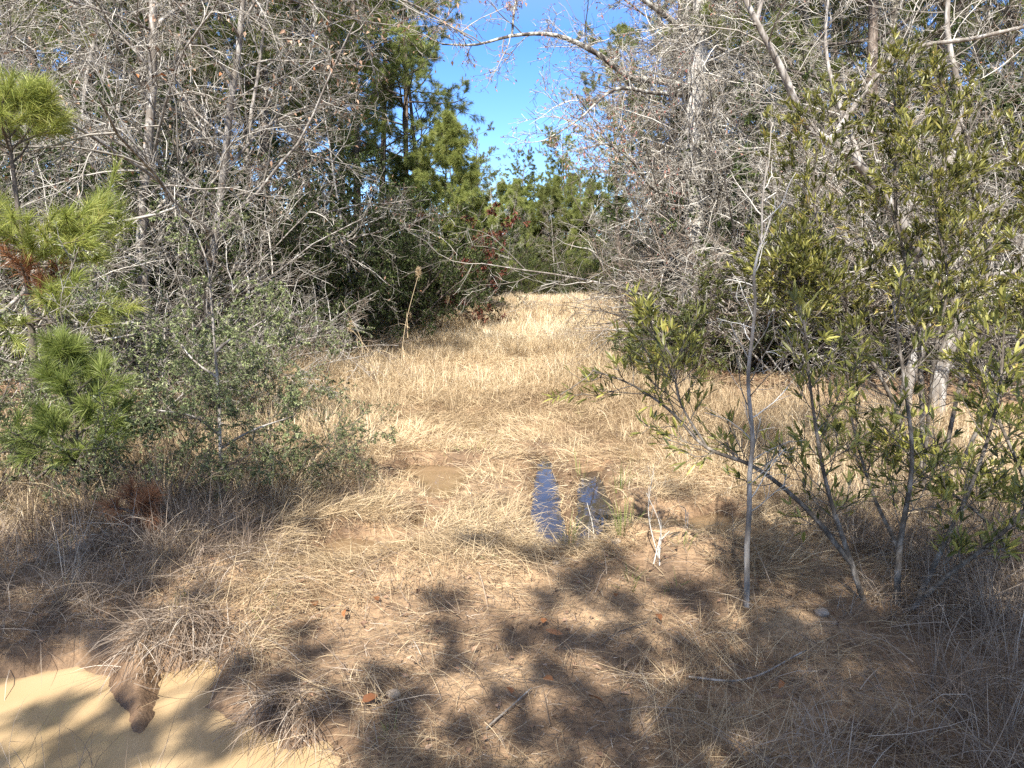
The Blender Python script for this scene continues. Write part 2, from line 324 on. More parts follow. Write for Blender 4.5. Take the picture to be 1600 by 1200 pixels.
M['rut_water'] = mat_water("rut_water", [(.3, (.025, .021, .018)), (.7, (.055, .045, .036))], .015, .10, 0, .012)
M['brown_water'] = mat_water("brown_water", [(.3, (.17, .115, .065)), (.7, (.26, .18, .105))], .03, .15)

# ------------------------------------------------------------------ ground sheet and puddles
def tag(o, label=None, cat=None, group=None, kind=None):
    for k, v in (("label", label), ("category", cat), ("group", group), ("kind", kind)):
        if v: o[k] = v
    return o
def build_ground():
    ls = np.linspace
    xs = np.concatenate([ls(-400, -30, 22, False), ls(-30, -7, 60, False), ls(-7, 7, 640, False), ls(7, 30, 60, False), ls(30, 400, 23)])
    ys = np.concatenate([ls(-400, -14, 20, False), ls(-14, 1, 40, False), ls(1, 9, 380, False), ls(9, 22, 110, False), ls(22, 70, 110, False), ls(70, 500, 40)])
    X, Y = np.meshgrid(xs, ys); x, y = X.ravel(), Y.ravel(); sd = pud_sd(x, y); z = ground(x, y, sd)
    wet = (1 - sstep(-.02, .16, sd + (fbm(x, y, .12, 71, 2) - .5) * .15)) * .8
    nx, ny = len(xs), len(ys); i, j = np.meshgrid(np.arange(nx - 1), np.arange(ny - 1)); k = (j * nx + i).ravel()
    mb = MB(); mb.add(np.stack([x, y, z], 1), np.stack([k, k + 1, k + nx + 1, k + nx], 1), None, 0, wet)
    tag(mb.build("ground", M['soil']), "bare orange brown soil of the clearing under the grass", "ground", kind="structure")
build_ground()
WLAB = {'muddy': ("broad milky tan puddle with soft shadow bands at the roadside", 'mud_water'), 'rut_a': ("water filled wheel rut reflecting blue sky, longer one", 'rut_water'),
        'rut_b': ("water filled wheel rut reflecting blue sky, beside the brown grass patch", 'rut_water'), 'side': ("shallow brown pool under the edge of the leafy shrub", 'brown_water'),
        'upper': ("shallow brown pool among flattened straw", 'brown_water'), 'link': ("small brown pool between the two straw pools", 'brown_water'), 'right': ("dim brown pool behind the thin sapling", 'brown_water')}
for k, poly in PUD.items():
    (x0, y0), (x1, y1) = poly.min(0) - .16, poly.max(0) + .16; zz = WATER_Z - .0015 * list(PUD).index(k)
    gx_, gy_ = np.meshgrid(np.arange(x0, x1, .03), np.arange(y0, y1, .03)); ny_, nx_ = gx_.shape; px_, py_ = gx_.ravel(), gy_.ravel(); ii, jj = np.meshgrid(np.arange(nx_ - 1), np.arange(ny_ - 1)); kk = (jj * nx_ + ii).ravel()
    mb = MB(); mb.add(np.c_[px_, py_, np.full(len(px_), zz)], np.c_[kk, kk + 1, kk + nx_ + 1, kk + nx_], None, 0, np.clip(zz - ground(px_, py_), 0, 1)); me = mb.mesh("puddle", M[WLAB[k][1]])
    o = bpy.data.objects.new("puddle_water", me); col.objects.link(o); tag(o, WLAB[k][0], "puddle", kind="structure")

# ------------------------------------------------------------------ plant templates (origin at the base): lists of (part, MB, materials)
def trunk_line(rng, H, r0, lean=(0, 0), K=16, wig=.035, tip=.12):
    P = walk(rng, np.zeros((1, 3)) - [[0, 0, .15]], np.array([[lean[0], lean[1], 1.]]), np.array([H + .15]), K, wig, .02)
    R = (r0 * (tip + (1 - tip) * (1 - np.linspace(0, 1, K)) ** .85))[None]; R[0, 0] *= 1.5; R[0, 1] *= 1.06
    return P, R
def bare_tree(seed, H=11, r0=.09, lean=(0, 0), m=(22, 9, 7, 4), t0=.16, ang=52, droop=-.01, l1=.40, buds=0, bark='bark_grey', tw='twig', dead=0):
    rng = np.random.default_rng(seed); P0, R0 = trunk_line(rng, H, r0, lean)
    a = MB(); tubes(a, P0, R0, 10, 0, None, rng); b = MB()
    P1, R1 = kids(rng, P0, R0, m[0], t0, 1, ang, 14, l1, .5, 9, .13, droop, rr=.0072)
    P2, R2 = kids(rng, P1, R1, m[1], .12, 1, 45, 14, .5, .45, 7, .15, droop * .5, rr=.0075)
    P3_, R3 = kids(rng, P2, R2, m[2], .1, 1, 42, 15, .5, .4, 5, .16, 0, rmin=.0035)
    P4, R4 = kids(rng, P3_, R3, m[3], .15, 1, 40, 15, .55, .4, 4, .15, 0, rmin=.003)
    tubes(b, P1, R1, 6, 0, None, rng); tubes(b, P2, R2, 4, 1, None, rng); tubes(b, P3_, R3, 3, 1, None, rng); tubes(b, P4, R4, 3, 1, None, rng)
    parts = [("trunk", a, [M[bark]]), ("crown", b, [M[bark], M[tw]])]
    if buds or dead:
        c = MB(); S = P4[:, -1]; D = norm(P4[:, -1] - P4[:, -2]); k = rng.random(len(S)) < max(buds, dead)
        leaves(c, rng, S[k], D[k] + np.array([0, 0, -.6]), .05 if buds else .07, .022 if buds else .035, 0); parts.append(("dead_leaves", c, [M['bud' if buds else 'litter']]))
    return parts
def bare_shrub(seed, H=3.2, n=9, m=(11, 7, 4), arch=-.035, tw='twig', spread=.55):
    rng = np.random.default_rng(seed); S = np.c_[rng.normal(0, .12, (n, 2)), np.full(n, -.1)]
    D = np.c_[rng.normal(0, spread, (n, 2)), np.ones(n)]
    P0 = walk(rng, S, D, H * rng.uniform(.7, 1.2, n), 10, .07, arch); R0 = np.linspace(.02, .005, 10)[None] * rng.uniform(.7, 1.4, (n, 1))
    a = MB(); tubes(a, P0, R0, 6, 0, None, rng); b = MB()
    P1, R1 = kids(rng, P0, R0, m[0], .12, 1, 45, 15, .42, .4, 7, .15, arch * .6, rr=.009)
    P2, R2 = kids(rng, P1, R1, m[1], .1, 1, 42, 15, .5, .4, 5, .17, 0, rmin=.003)
    P3_, R3 = kids(rng, P2, R2, m[2], .1, 1, 42, 15, .55, .4, 4, .16, 0, rmin=.0028)
    for P, R, s in ((P1, R1, 4), (P2, R2, 3), (P3_, R3, 3)): tubes(b, P, R, s, 0, None, rng)
    return [("stems", a, [M['bark_grey']]), ("twigs", b, [M[tw]])]
def pine(seed, H=15, r0=.13, c0=.33, nb=42, bl=.2, mat='needle', nl=.22, nw=.0078, nn=27, m=(5, 4), sub=2, up=.05, fill=(.5, .8, 1.), bark='bark_pine', tl=.62, dead=10):
    rng = np.random.default_rng(seed); P0, R0 = trunk_line(rng, H, r0, rng.normal(0, .02, 2), 18, .015, .1)
    a = MB(); tubes(a, P0, R0, 10, 0, None, rng); b = MB()
    P1, R1 = kids(rng, P0, R0, nb, c0, 1, 74, 12, 1, tl, 8, .1, up, absL=H * bl / (1 - .3), rr=.012)
    P2, R2 = kids(rng, P1, R1, m[0], .3, 1, 42, 12, .48, .4, 5, .1, up, rmin=.004); L = [(P1, R1), (P2, R2)]
    if m[1]: L.append(kids(rng, P2, R2, m[1], .25, 1, 40, 12, .5, .4, 4, .1, up, rmin=.004))
    for (P, R), s in zip(L, (5, 3, 3)): tubes(b, P, R, s, 0, None, rng)
    c = MB()
    for P, R in L[1:]:
        for f in fill:
            idx = np.arange(len(P)); s_, r_, d_ = at_t(P, R, idx, np.full(len(P), min(f, .999))); needles(c, rng, s_, d_, nn, nl, nw, 0, .7)
    s_, r_, d_ = at_t(P0, R0, np.zeros(1, int), np.array([.999])); needles(c, rng, s_, d_, nn * 2, nl, nw, 0, .5)
    if dead:
        PD, RD = kids(rng, P0, R0, dead, .08, c0, 82, 14, 1, .2, 6, .12, -.02, absL=H * .07, rr=.01); tubes(b, PD, RD, 4, 0, None, rng)
        PE, RE = kids(rng, PD, RD, 5, .3, 1, 45, 12, .45, .4, 4, .15, 0); tubes(b, PE, RE, 3, 0, None, rng)
    return [("trunk", a, [M[bark]]), ("branches", b, [M['bark_dark']]), ("crown", c, [M[mat]])]
def leafy_shrub(seed, H=4.5, n=7, m=(12, 7, 4), nl=11, ll=.055, lw=.024, mat='leaf_dark', spread=.4, arch=-.01, bark='bark_dark', detail=False, r0=.03, l1=.4, t0=.12):
    rng = np.random.default_rng(seed); S = np.c_[rng.normal(0, .12, (n, 2)), np.full(n, -.1)]
    P0 = walk(rng, S, np.c_[rng.normal(0, spread, (n, 2)), np.ones(n)], H * rng.uniform(.6, 1.1, n), 10, .06, arch); R0 = np.linspace(1, .2, 10)[None] * rng.uniform(.6, 1.2, (n, 1)) * r0
    a = MB(); tubes(a, P0, R0, 7, 0, None, rng); b = MB()
    P1, R1 = kids(rng, P0, R0, m[0], t0, 1, 58, 14, l1, .45, 7, .14, .01, rr=.01)
    P2, R2 = kids(rng, P1, R1, m[1], .2, 1, 45, 14, .45, .4, 5, .16, 0, rmin=.0028)
    P3_, R3 = kids(rng, P2, R2, m[2], .2, 1, 42, 14, .5, .3, 4, .16, 0, rmin=.0025)
    for P, R, s in ((P1, R1, 4), (P2, R2, 3), (P3_, R3, 3)): tubes(b, P, R, s, 0, None, rng)
    c = MB(); N = len(P3_); idx = np.repeat(np.arange(N), nl); t = rng.uniform(.05, 1, N * nl); s_, r_, d_ = at_t(P3_, R3, idx, np.minimum(t, .999))
    tw = np.clip(np.repeat(rng.normal(.45, .22, N), nl) + rng.normal(0, .15, N * nl), 0, 1)
    leaves(c, rng, s_, d_, ll, lw, 0, tw, detail, .8, .2)
    return [("stems", a, [M[bark]]), ("branches", b, [M[bark]]), ("foliage", c, [M[mat]])]

CAT = {}
def template(key, parts): CAT[key] = [(n, mb.mesh(n, mats)) for n, mb, mats in parts]; RAW[key] = parts
RAW = {}
def place(kind, key, label, cat, x, y, sc=1., rz=0., group=None, dz=0.):
    e = bpy.data.objects.new(kind, None); e.empty_display_size = .2; e.location = (x, y, gz(x, y) + dz); e.rotation_euler = (0, 0, rz); e.scale = (sc,) * 3
    col.objects.link(e); tag(e, label, cat, group)
    for n, me in CAT[key]:
        o = bpy.data.objects.new(n, me); o.parent = e; col.objects.link(o)
    return e
def hero(kind, label, cat, base, parts, group=None):
    e = bpy.data.objects.new(kind, None); e.empty_display_size = .2; e.location = base; col.objects.link(e); tag(e, label, cat, group)
    for n, mb, mats in parts:
        sh = MB(); sh.merge(mb, (-base[0], -base[1], -base[2])); sh.build(n, mats, e)
    return e
def curve(pts, K=24):                                   # smooth line through the given points
    p = np.array(pts, float); d = np.r_[0, np.cumsum(np.linalg.norm(np.diff(p, axis=0), axis=1))]; t = np.linspace(0, d[-1], K)
    tan = np.gradient(p, d, axis=0); i = np.clip(np.searchsorted(d, t, 'right') - 1, 0, len(d) - 2); h = (d[i + 1] - d[i])[:, None]; u = ((t - d[i])[:, None]) / h
    return (2 * u**3 - 3 * u**2 + 1) * p[i] + (u**3 - 2 * u**2 + u) * h * tan[i] + (-2 * u**3 + 3 * u**2) * p[i + 1] + (u**3 - u**2) * h * tan[i + 1]
def line(pts, r0, r1, K=24):
    P = curve(pts, K)[None]; return P, np.linspace(r0, r1, K)[None]

for i, (H, r, m, dr, l1) in enumerate([(11, .085, (30, 10, 8, 4), -.035, .37), (12.5, .11, (26, 9, 8, 4), .0, .32), (9.5, .06, (28, 10, 7, 4), -.055, .40), (13, .12, (24, 9, 7, 4), .02, .29)]):
    template(f'bare{i}', bare_tree(100 + i, H, r, (.03 * (i - 1), .02), m, droop=dr, l1=l1, buds=.35 if i == 1 else 0, dead=.25 if i == 2 else 0))
for i in range(3): template(f'bshrub{i}', bare_shrub(200 + i, 3.4 + .3 * i, 9, tw='twig' if i != 2 else 'twig_brown'))
for i in range(3): template(f'pine{i}', pine(300 + i, 14.5 + i, .13 + .015 * i, .27 + .04 * i))
for i in range(2): template(f'bushpine{i}', pine(320 + i, 6.6, .06, .06, 58, .24, 'needle_far' if i else 'needle', .24, .008, 34, (6, 3), up=.09, tl=.75, dead=0))
for i in range(3): template(f'dark{i}', leafy_shrub(340 + i, 4.6, 9, nl=16, ll=.062, lw=.027, spread=.45))
template('mid0', leafy_shrub(350, 3.4, 8, nl=11, mat='leaf_mid', ll=.06, lw=.028)); template('mid1', leafy_shrub(351, 2.6, 7, nl=10, mat='leaf_small', ll=.05, lw=.022))
template('small0', leafy_shrub(360, 1.75, 6, (13, 7, 4), 9, .023, .012, 'leaf_small', .6, -.03, 'bark_grey', False, .009, .5, .3))
template('small1', leafy_shrub(361, 1.35, 7, (12, 7, 4), 9, .022, .0115, 'leaf_small', .7, -.03, 'bark_dark', False, .010, .5, .3))
template('rust0', leafy_shrub(365, 4.0, 4, (9, 6, 3), 6, .10, .055, 'leaf_rust', .3))
template('sapling0', bare_tree(370, 5.5, .035, (.02, 0), (12, 5, 4, 3), .25, 48, .02, .3, bark='bark_pale'))

PI = math.pi
RG = np.random.default_rng(5)
def rz(): return float(RG.uniform(0, 2 * PI))
# ------------------------------------------------------------------ left woods
L = [  # kind, template, px, depth, scale, label, group
 ('bare_tree', 'bare0', 222, 11.0, 1.0, "slender grey bare tree with long drooping twigs above the left shrub, leaning slightly"),
 ('bare_tree', 'bare2', 316, 11.6, 1.15, "bare tree with dead leaves and pale trunk rising straight behind the small leafed shrub"),
 ('bare_tree', 'bare1', 150, 17.5, 1.0, "dark forked bare tree seen between the young pine and the grey trunks"),
 ('bare_tree', 'bare0', 20, 12.5, 1.0, "bare tree behind the top of the bright young pine"),
 ('bare_tree', 'bare2', 375, 14.5, 1.0, "bare tree whose twigs arch low over the straw at the left wood edge"),
 ('bare_tree', 'bare3', 60, 20, 1.05, None), ('bare_tree', 'bare1', -70, 15, 1, None), ('bare_tree', 'bare2', 110, 14, 1.05, None),
]
for kind, key, px, d, s, lab in L:
    place(kind, key, lab or "bare grey tree deeper in the woods left of the clearing", "tree", GX(px, d), d, s, rz(), None if lab else "bare trees deeper in the left woods")
for px, d, s, k in [(255, 16.5, .95, 0), (335, 18.5, 1, 1), (420, 20.5, 1, 2), (385, 23, 1.05, 1), (520, 31, 1.1, 0), (480, 24, 1, 0), (503, 26.5, 1.05, 1), (562, 30, 1.15, 2), (632, 32, 1.2, 0), (592, 36, 1.25, 1), (420, 30, 1, 2), (345, 27, 1, 0), (285, 25, 1.05, 1), (200, 28, 1, 2), (118, 23, 1, 0), (30, 24, 1, 1), (662, 37, 1.05, 1), (540, 34, 1.1, 2)]:
    lab = {562: "tall pine with the thickest dark trunk above the evergreen shrubs", 632: "tall pine standing nearest the sky gap, its boughs reaching over it", 480: "tall thin pine, first of the close pair of dark trunks above the bare twigs", 503: "tall thin pine, second of the close pair of dark trunks above the bare twigs"}.get(px)
    place('pine_tree', f'pine{k}', lab or "tall pine deep in the woods left of the clearing", "pine", GX(px, d), d, s, rz(), None if lab else "tall pines deep in the left woods")
place('bushy_pine', 'bushpine1', "bushy bright green pine on the edge of the blue sky gap above rust leaves", "pine", GX(693, 29), 29, 1.05, 1.0)
place('bushy_pine', 'bushpine0', "dark green bushy pine behind the thin pale sapling at the far left edge", "pine", GX(745, 38), 38, .95, 2.0)
place('bushy_pine', 'bushpine0', "bushy pine between the rust leaved sapling and the dark shrubs", "pine", GX(640, 31), 31, .9, 4.0)
for px, d, s, k, lab in [(528, 16.4, .85, 0, "dark evergreen shrub nearest the bare twigs at the left wood edge"), (592, 18.2, .9, 1, "dark evergreen shrub behind the thin white sapling"), (650, 20.6, .9, 2, "broad dark evergreen shrub beside the plume grass stalk"),
                         (700, 24.2, .85, 0, "dark evergreen shrub below the rust coloured leaves"), (735, 29.5, .9, 1, "farthest dark evergreen shrub at the left wood edge by the thin sapling"),
                         (470, 14.2, .68, 1, None), (425, 13.2, .6, 2, None), (565, 21, 1.1, 2, None), (380, 14.2, .8, 2, None), (290, 13, .8, 0, None), (215, 12, .7, 1, None), (120, 12.5, .9, 1, None), (40, 11, .8, 0, None), (0, 14, 1, 2, None), (-90, 12, .9, 0, None), (470, 23, 1.15, 2, None), (300, 21, 1.2, 1, None), (160, 20, 1.2, 0, None), (30, 19, 1.2, 2, None), (395, 20, 1.1, 0, None), (555, 25, 1.1, 2, None)]:
    place('evergreen_shrub', f'dark{k}', lab or "dark evergreen shrub in the shade behind the bare left trees", "shrub", GX(px, d), d, s, rz(), None if lab else "dark evergreen shrubs behind the left trees")
for px, d, s, k in [(90, 10.5, .9, 0), (190, 11, .95, 1), (285, 11, .95, 0), (360, 11.8, .8, 2), (230, 13.5, 1.1, 2), (20, 10.5, .95, 1), (-60, 9, 1, 0), (140, 13, 1.1, 1), (440, 11.8, .55, 0)]:
    place('bare_shrub', f'bshrub{k}', "tangled bare grey shrub in the thicket under the left trees", "shrub", GX(px, d), d, s, rz(), "bare shrubs under the left trees")
place('rust_sapling', 'rust0', "young oak with clinging dark rust red leaves before the bushy pine", "sapling", GX(686, 23.8), 23.8, 1.2, .4)
place('pale_sapling', 'sapling0', "thin white barked sapling before the dark evergreen shrubs", "sapling", GX(557, 15.4), 15.4, 1.1, 2.)
place('pale_sapling', 'sapling0', "thin pale sapling standing alone at the far end of the left wood edge", "sapling", GX(762, 34), 34, 1.0, .7)

# ------------------------------------------------------------------ far end of the clearing
for px, d, s, k, lab in [(772, 56, .95, 'bushpine0', None), (800, 60, .72, 'pine1', "taller pine alone at the end of the clearing under the sky gap"), (845, 58, .62, 'pine0', None), (872, 62, .8, 'pine2', None), (905, 57, .9, 'bushpine1', "yellow green bushy pine at the far end near the right trees"),
                         (945, 60, .85, 'pine0', None), (820, 53, .65, 'bushpine1', None), (740, 58, .75, 'pine2', None), (985, 52, .9, 'pine1', None), (860, 54, 1.15, 'bushpine1', None), (930, 52, 1.15, 'bushpine1', None), (790, 54, 1.2, 'bushpine1', None), (888, 56, 1.3, 'bushpine1', None), (815, 57, 1.25, 'bushpine0', None), (905, 54, 1.0, 'bushpine1', None), (755, 50, .9, 'bushpine0', None), (838, 56, .8, 'bushpine1', None), (812, 63, .7, 'pine0', None), (960, 48, .9, 'bushpine0', None), (890, 66, .85, 'pine1', None)]:
    place('pine_tree' if k[:4] == 'pine' else 'bushy_pine', k, lab or "green pine among the trees closing the far end of the clearing", "pine", GX(px, d), d, s, rz(), None if lab else "pines at the far end")
for px, d, s, k in [(790, 50, .5, 3), (868, 52, .5, 1), (935, 50, .55, 0), (965, 46, .6, 1)]:
    place('bare_tree', f'bare{k}', "small bare grey tree at the far end of the clearing", "tree", GX(px, d), d, s, rz(), "bare trees at the far end")
for px, d, s, k in [(775, 46, .5, 'dark2'), (790, 49, .7, 'mid0'), (812, 50, .7, 'dark1'), (840, 50.5, .8, 'mid0'), (868, 51, .7, 'dark0'), (892, 50, .8, 'mid0'), (918, 49, .8, 'dark2'), (945, 47, .8, 'mid0'), (825, 48.5, .5, 'mid0'), (880, 48, .55, 'mid1'), (905, 47, .5, 'dark0'), (930, 46, .5, 'mid0'), (955, 44, .6, 'mid0')]:
    place('far_shrub', k, "low shrub along the far end of the clearing", "shrub", GX(px, d), d, s, rz(), "low shrubs at the far end")

# ------------------------------------------------------------------ right woods
for px, d, s, k, lab in [(1062, 20, .85, 1, "reddish budded bare tree at the right edge of the sky gap"), (1000, 28, .55, 3, "bare tree at the right wood edge where the clearing narrows"), (1200, 15.5, .95, 0, "bare tree just behind the vine wrapped trunk"),
                         (1260, 16.5, 1, 1, None), (1345, 15, .95, 3, None), (1450, 16, 1, 0, None), (1550, 13, .9, 1, None), (1640, 11.5, .9, 2, None), (1130, 19, 1, 2, None), (1400, 20, 1.1, 2, None), (1110, 24, 1, 0, None), (1720, 10, .9, 3, None)]:
    place('bare_tree', f'bare{k}', lab or "bare grey tree deeper in the woods right of the clearing", "tree", GX(px, d), d, s, rz(), None if lab else "bare trees deeper in the right woods")
for px, d, s, k in [(1225, 19, 1, 0), (1350, 13.4, .9, 1), (1450, 14.6, 1, 2), (1555, 17, 1, 0), (1120, 21, 1.05, 1), (1040, 24, .95, 2), (1075, 30, 1, 0), (1290, 28, 1.1, 2), (1640, 17, .95, 1), (1480, 27, 1.1, 0), (970, 42, .9, 1)]:
    place('pine_tree', f'pine{k}', "tall pine showing green between bare twigs right of the clearing", "pine", GX(px, d), d, s, rz(), "tall pines in the right woods")
for px, d, s, k in [(1120, 15, .8, 0), (1130, 16.5, .85, 1), (1140, 15.5, .95, 0), (1180, 13, .95, 2), (1225, 12, .95, 1), (1290, 12.5, 1, 0), (1420, 10.8, 1, 0), (1500, 10.5, 1, 2), (1570, 10, 1, 1), (1120, 19, .95, 1), (1090, 16, 1.2, 2), (1240, 13.5, 1.25, 0), (1400, 13.5, 1.25, 1), (1530, 12.5, 1.2, 0), (1035, 29, .65, 0), (1650, 9, 1, 1), (1150, 15.8, 1.25, 0), (1175, 15.2, 1.6, 2), (1180, 14.6, 1.6, 0), (1240, 14.8, 1.75, 2), (1310, 14.5, 1.7, 1), (1390, 15, 1.8, 2)]:
    place('bare_shrub', f'bshrub{k}', "tangled bare grey shrub in the thicket under the right trees", "shrub", GX(px, d), d, s, rz(), "bare shrubs under the right trees")
for px, d, s, k, lab in [(1000, 11.6, .5, 'mid1', "low leafy green shrub at the foot of the right thicket beside the path"), (1075, 11.0, .52, 'mid0', "round leafy green shrub just in front of the vine wrapped trunk"), (1165, 12.6, .6, 'mid1', None), (1310, 12, .8, 'mid0', None), (1230, 13.2, .95, 'dark1', None), (1330, 13, 1.0, 'mid0', None), (1200, 16.5, 1.3, 'mid0', None), (1420, 14.5, 1.3, 'mid0', None), (1470, 11.5, .8, 'mid1', None), (1580, 10.8, .85, 'dark1', None),
                         (1010, 20, .6, 'dark0', None), (1180, 15, .95, 'dark2', None), (1380, 14.5, 1, 'dark0', None), (1520, 14, 1, 'dark2', None), (1090, 18, 1, 'dark1', None), (1270, 18, 1.1, 'dark0', None), (1450, 18, 1.2, 'dark1', None), (1620, 13, 1.1, 'dark0', None), (1045, 24, 1, 'dark2', None)]:
    place('evergreen_shrub', k, lab or "evergreen shrub among the bare twigs of the right thicket", "shrub", GX(px, d), d, s, rz(), None if lab else "evergreen shrubs in the right thicket")

# vine wrapped tree with the long lichened limb over the sky gap
def vine_tree():
    rng = np.random.default_rng(900); D = 14.0; base = np.array([GX(1080, D), D, 0]); base[2] = gz(base[0], base[1])
    P0, R0 = line([base - [0, 0, .2], P3(1080, 430, D), P3(1086, 300, D), P3(1082, 180, D), P3(1094, 60, D), P3(1090, -120, D), P3(1100, -330, D)], .25, .09, 30)
    a = MB(); tubes(a, P0, R0, 14, 0, None, rng)
    limbs = [line([P3(1084, 140, D), P3(1040, 128, D - .3), P3(985, 120, D - .6), P3(930, 82, D - .9), P3(862, 54, D - 1.2), P3(800, 56, D - 1.3), P3(742, 70, D - 1.4), P3(690, 69, D - 1.5)], .07, .012, 26),
             line([P3(1084, 150, D), P3(1020, 145, D - .8), P3(960, 140, D - 1.3), P3(900, 190, D - 1.6), P3(850, 220, D - 1.8)], .05, .008, 26),
             line([P3(800, 56, D - 1.3), P3(803, 20, D - 1.3), P3(815, -40, D - 1.2), P3(810, -120, D - 1.2)], .022, .008, 26),
             line([P3(1086, 60, D), P3(1020, 10, D - .5), P3(930, -50, D - 1), P3(840, -110, D - 1.2)], .06, .012, 26),
             line([P3(1084, 300, D), P3(1020, 295, D - 1), P3(985, 250, D - 1.6), P3(945, 225, D - 2), P3(905, 235, D - 2.2)], .035, .007, 26),
             line([P3(1090, 40, D), P3(1150, -30, D - .8), P3(1230, -60, D - 1.2)], .05, .01, 26)]
    P1 = np.concatenate([l[0] for l in limbs]); R1 = np.concatenate([l[1] for l in limbs])
    b = MB(); tubes(b, P1, R1, 9, 0, None, rng)
    P2, R2 = kids(rng, P1, R1, 20, .12, 1, 55, 16, .24, .2, 8, .15, -.01, rr=.009)
    P2b, R2b = kids(rng, P0, R0, 20, .15, .62, 70, 15, .20, .2, 8, .14, -.01, rr=.009)
    P2 = np.concatenate([P2, P2b]); R2 = np.concatenate([R2, R2b])
    P3_, R3 = kids(rng, P2, R2, 8, .15, 1, 48, 15, .45, .3, 6, .17, 0, rmin=.0042); P4, R4 = kids(rng, P3_, R3, 5, .15, 1, 42, 15, .5, .3, 4, .16, 0, rmin=.0036)
    for P, R, s in ((P2, R2, 4), (P3_, R3, 3), (P4, R4, 3)): tubes(b, P, R, s, 1, None, rng)
    c = MB(); S = P4[:, -1]; k = rng.random(len(S)) < .45; leaves(c, rng, S[k], norm(P4[:, -1] - P4[:, -2])[k] + np.array([0, 0, -.5]), .06, .024, 0)
    hero('vine_wrapped_tree', "big grey trunked tree whose long lichened limb reaches over the sky gap", "tree", base, [("trunk", a, [M['bark_pale']]), ("crown", b, [M['bark_lichen'], M['twig']]), ("buds", c, [M['bud']])])
    v = MB(); n = 230; t = rng.uniform(.02, .72, n); s_, r_, d_ = at_t(P0, R0, np.zeros(n, int), t); ph = rng.uniform(0, 2 * PI, n); rad = np.c_[np.cos(ph), np.sin(ph), np.zeros(n)]
    PV = walk(rng, s_ + rad * r_[:, None] * 1.02, rad * .7 + np.c_[rng.normal(0, .5, (n, 2)), rng.normal(.1, .7, n)], rng.uniform(.8, 2.6, n), 11, .28, -.06); RV = np.linspace(.013, .004, 11)[None] * rng.uniform(.6, 1.3, (n, 1))
    PW, RW = kids(rng, PV, RV, 9, .1, 1, 50, 16, .4, .3, 6, .22, -.05, rmin=.0038); PX, RX = kids(rng, PW, RW, 4, .1, 1, 50, 16, .5, .3, 4, .2, -.05, rmin=.0034)
    for P, R, s in ((PV, RV, 5), (PW, RW, 3), (PX, RX, 3)): tubes(v, P, R, s, 0, None, rng)
    sh = MB(); sh.merge(v, tuple(-base)); o = sh.build("vine_tangle", [M['twig']]); o.location = base; tag(o, "tangle of bare hanging vines wrapped round the big right trunk", "vine")
vine_tree()

def leaning_tree():
    rng = np.random.default_rng(910); base = np.array([*G(1462, 640, .1), 0]); base[:2] *= 8.6 / base[1]; d = 8.6; base[2] = gz(base[0], base[1])
    A = line([base - [0, 0, .2], P3(1475, 560, d), P3(1500, 490, d), P3(1470, 440, d), P3(1440, 400, d - .1), P3(1390, 320, d - .3), P3(1330, 245, d - .5), P3(1262, 195, d - .6), P3(1222, 110, d - .7), P3(1185, 40, d - .8), P3(1150, -30, d - .8)], .095, .024, 34)
    B = line([base + [-.35, -.2, -.2], P3(1415, 620, d - .3), P3(1440, 530, d - .3), P3(1455, 470, d - .3), P3(1448, 390, d - .3), P3(1470, 300, d - .2), P3(1500, 170, d), P3(1480, 40, d), P3(1490, -80, d)], .07, .02, 34)
    C = line([P3(1500, 490, d), P3(1530, 440, d - .2), P3(1600, 420, d - .6), P3(1680, 380, d - .8)], .05, .015, 34)
    E = line([P3(1180, 40, d - .8), P3(1190, 0, d - .8), P3(1195, -80, d - .7)], .025, .015, 34)
    F_ = line([P3(1290, 225, d - .5), P3(1430, 75, d - .6), P3(1520, 60, d - .9), P3(1610, 40, d - 1.1), P3(1700, 25, d - 1.2)], .03, .014, 34)
    Q = line([P3(1350, 270, d - .4), P3(1290, 60, d + .2), P3(1300, -60, d + .2)], .028, .012, 34)
    a = MB(); tubes(a, np.concatenate([A[0], B[0]]), np.concatenate([A[1], B[1]]), 12, 0, None, rng)
    P1 = np.concatenate([x[0] for x in (A, B, C, E, F_, Q)]); R1 = np.concatenate([x[1] for x in (A, B, C, E, F_, Q)])
    b = MB(); tubes(b, P1[2:], R1[2:], 8, 0, None, rng)
    P2, R2 = kids(rng, P1, R1, 20, .2, 1, 58, 15, .27, .2, 8, .14, .0, rr=.008); P3_, R3 = kids(rng, P2, R2, 8, .12, 1, 46, 15, .45, .3, 6, .16, 0, rmin=.0028); P4, R4 = kids(rng, P3_, R3, 4, .1, 1, 42, 15, .5, .3, 4, .16, 0, rmin=.0024)
    for P, R, s in ((P2, R2, 5), (P3_, R3, 3), (P4, R4, 3)): tubes(b, P, R, s, 1, None, rng)
    hero('leaning_tree', "grey twin stemmed tree leaning left behind the leathery leaved shrub", "tree", base, [("trunk", a, [M['bark_grey']]), ("crown", b, [M['bark_grey'], M['twig']])])
leaning_tree()

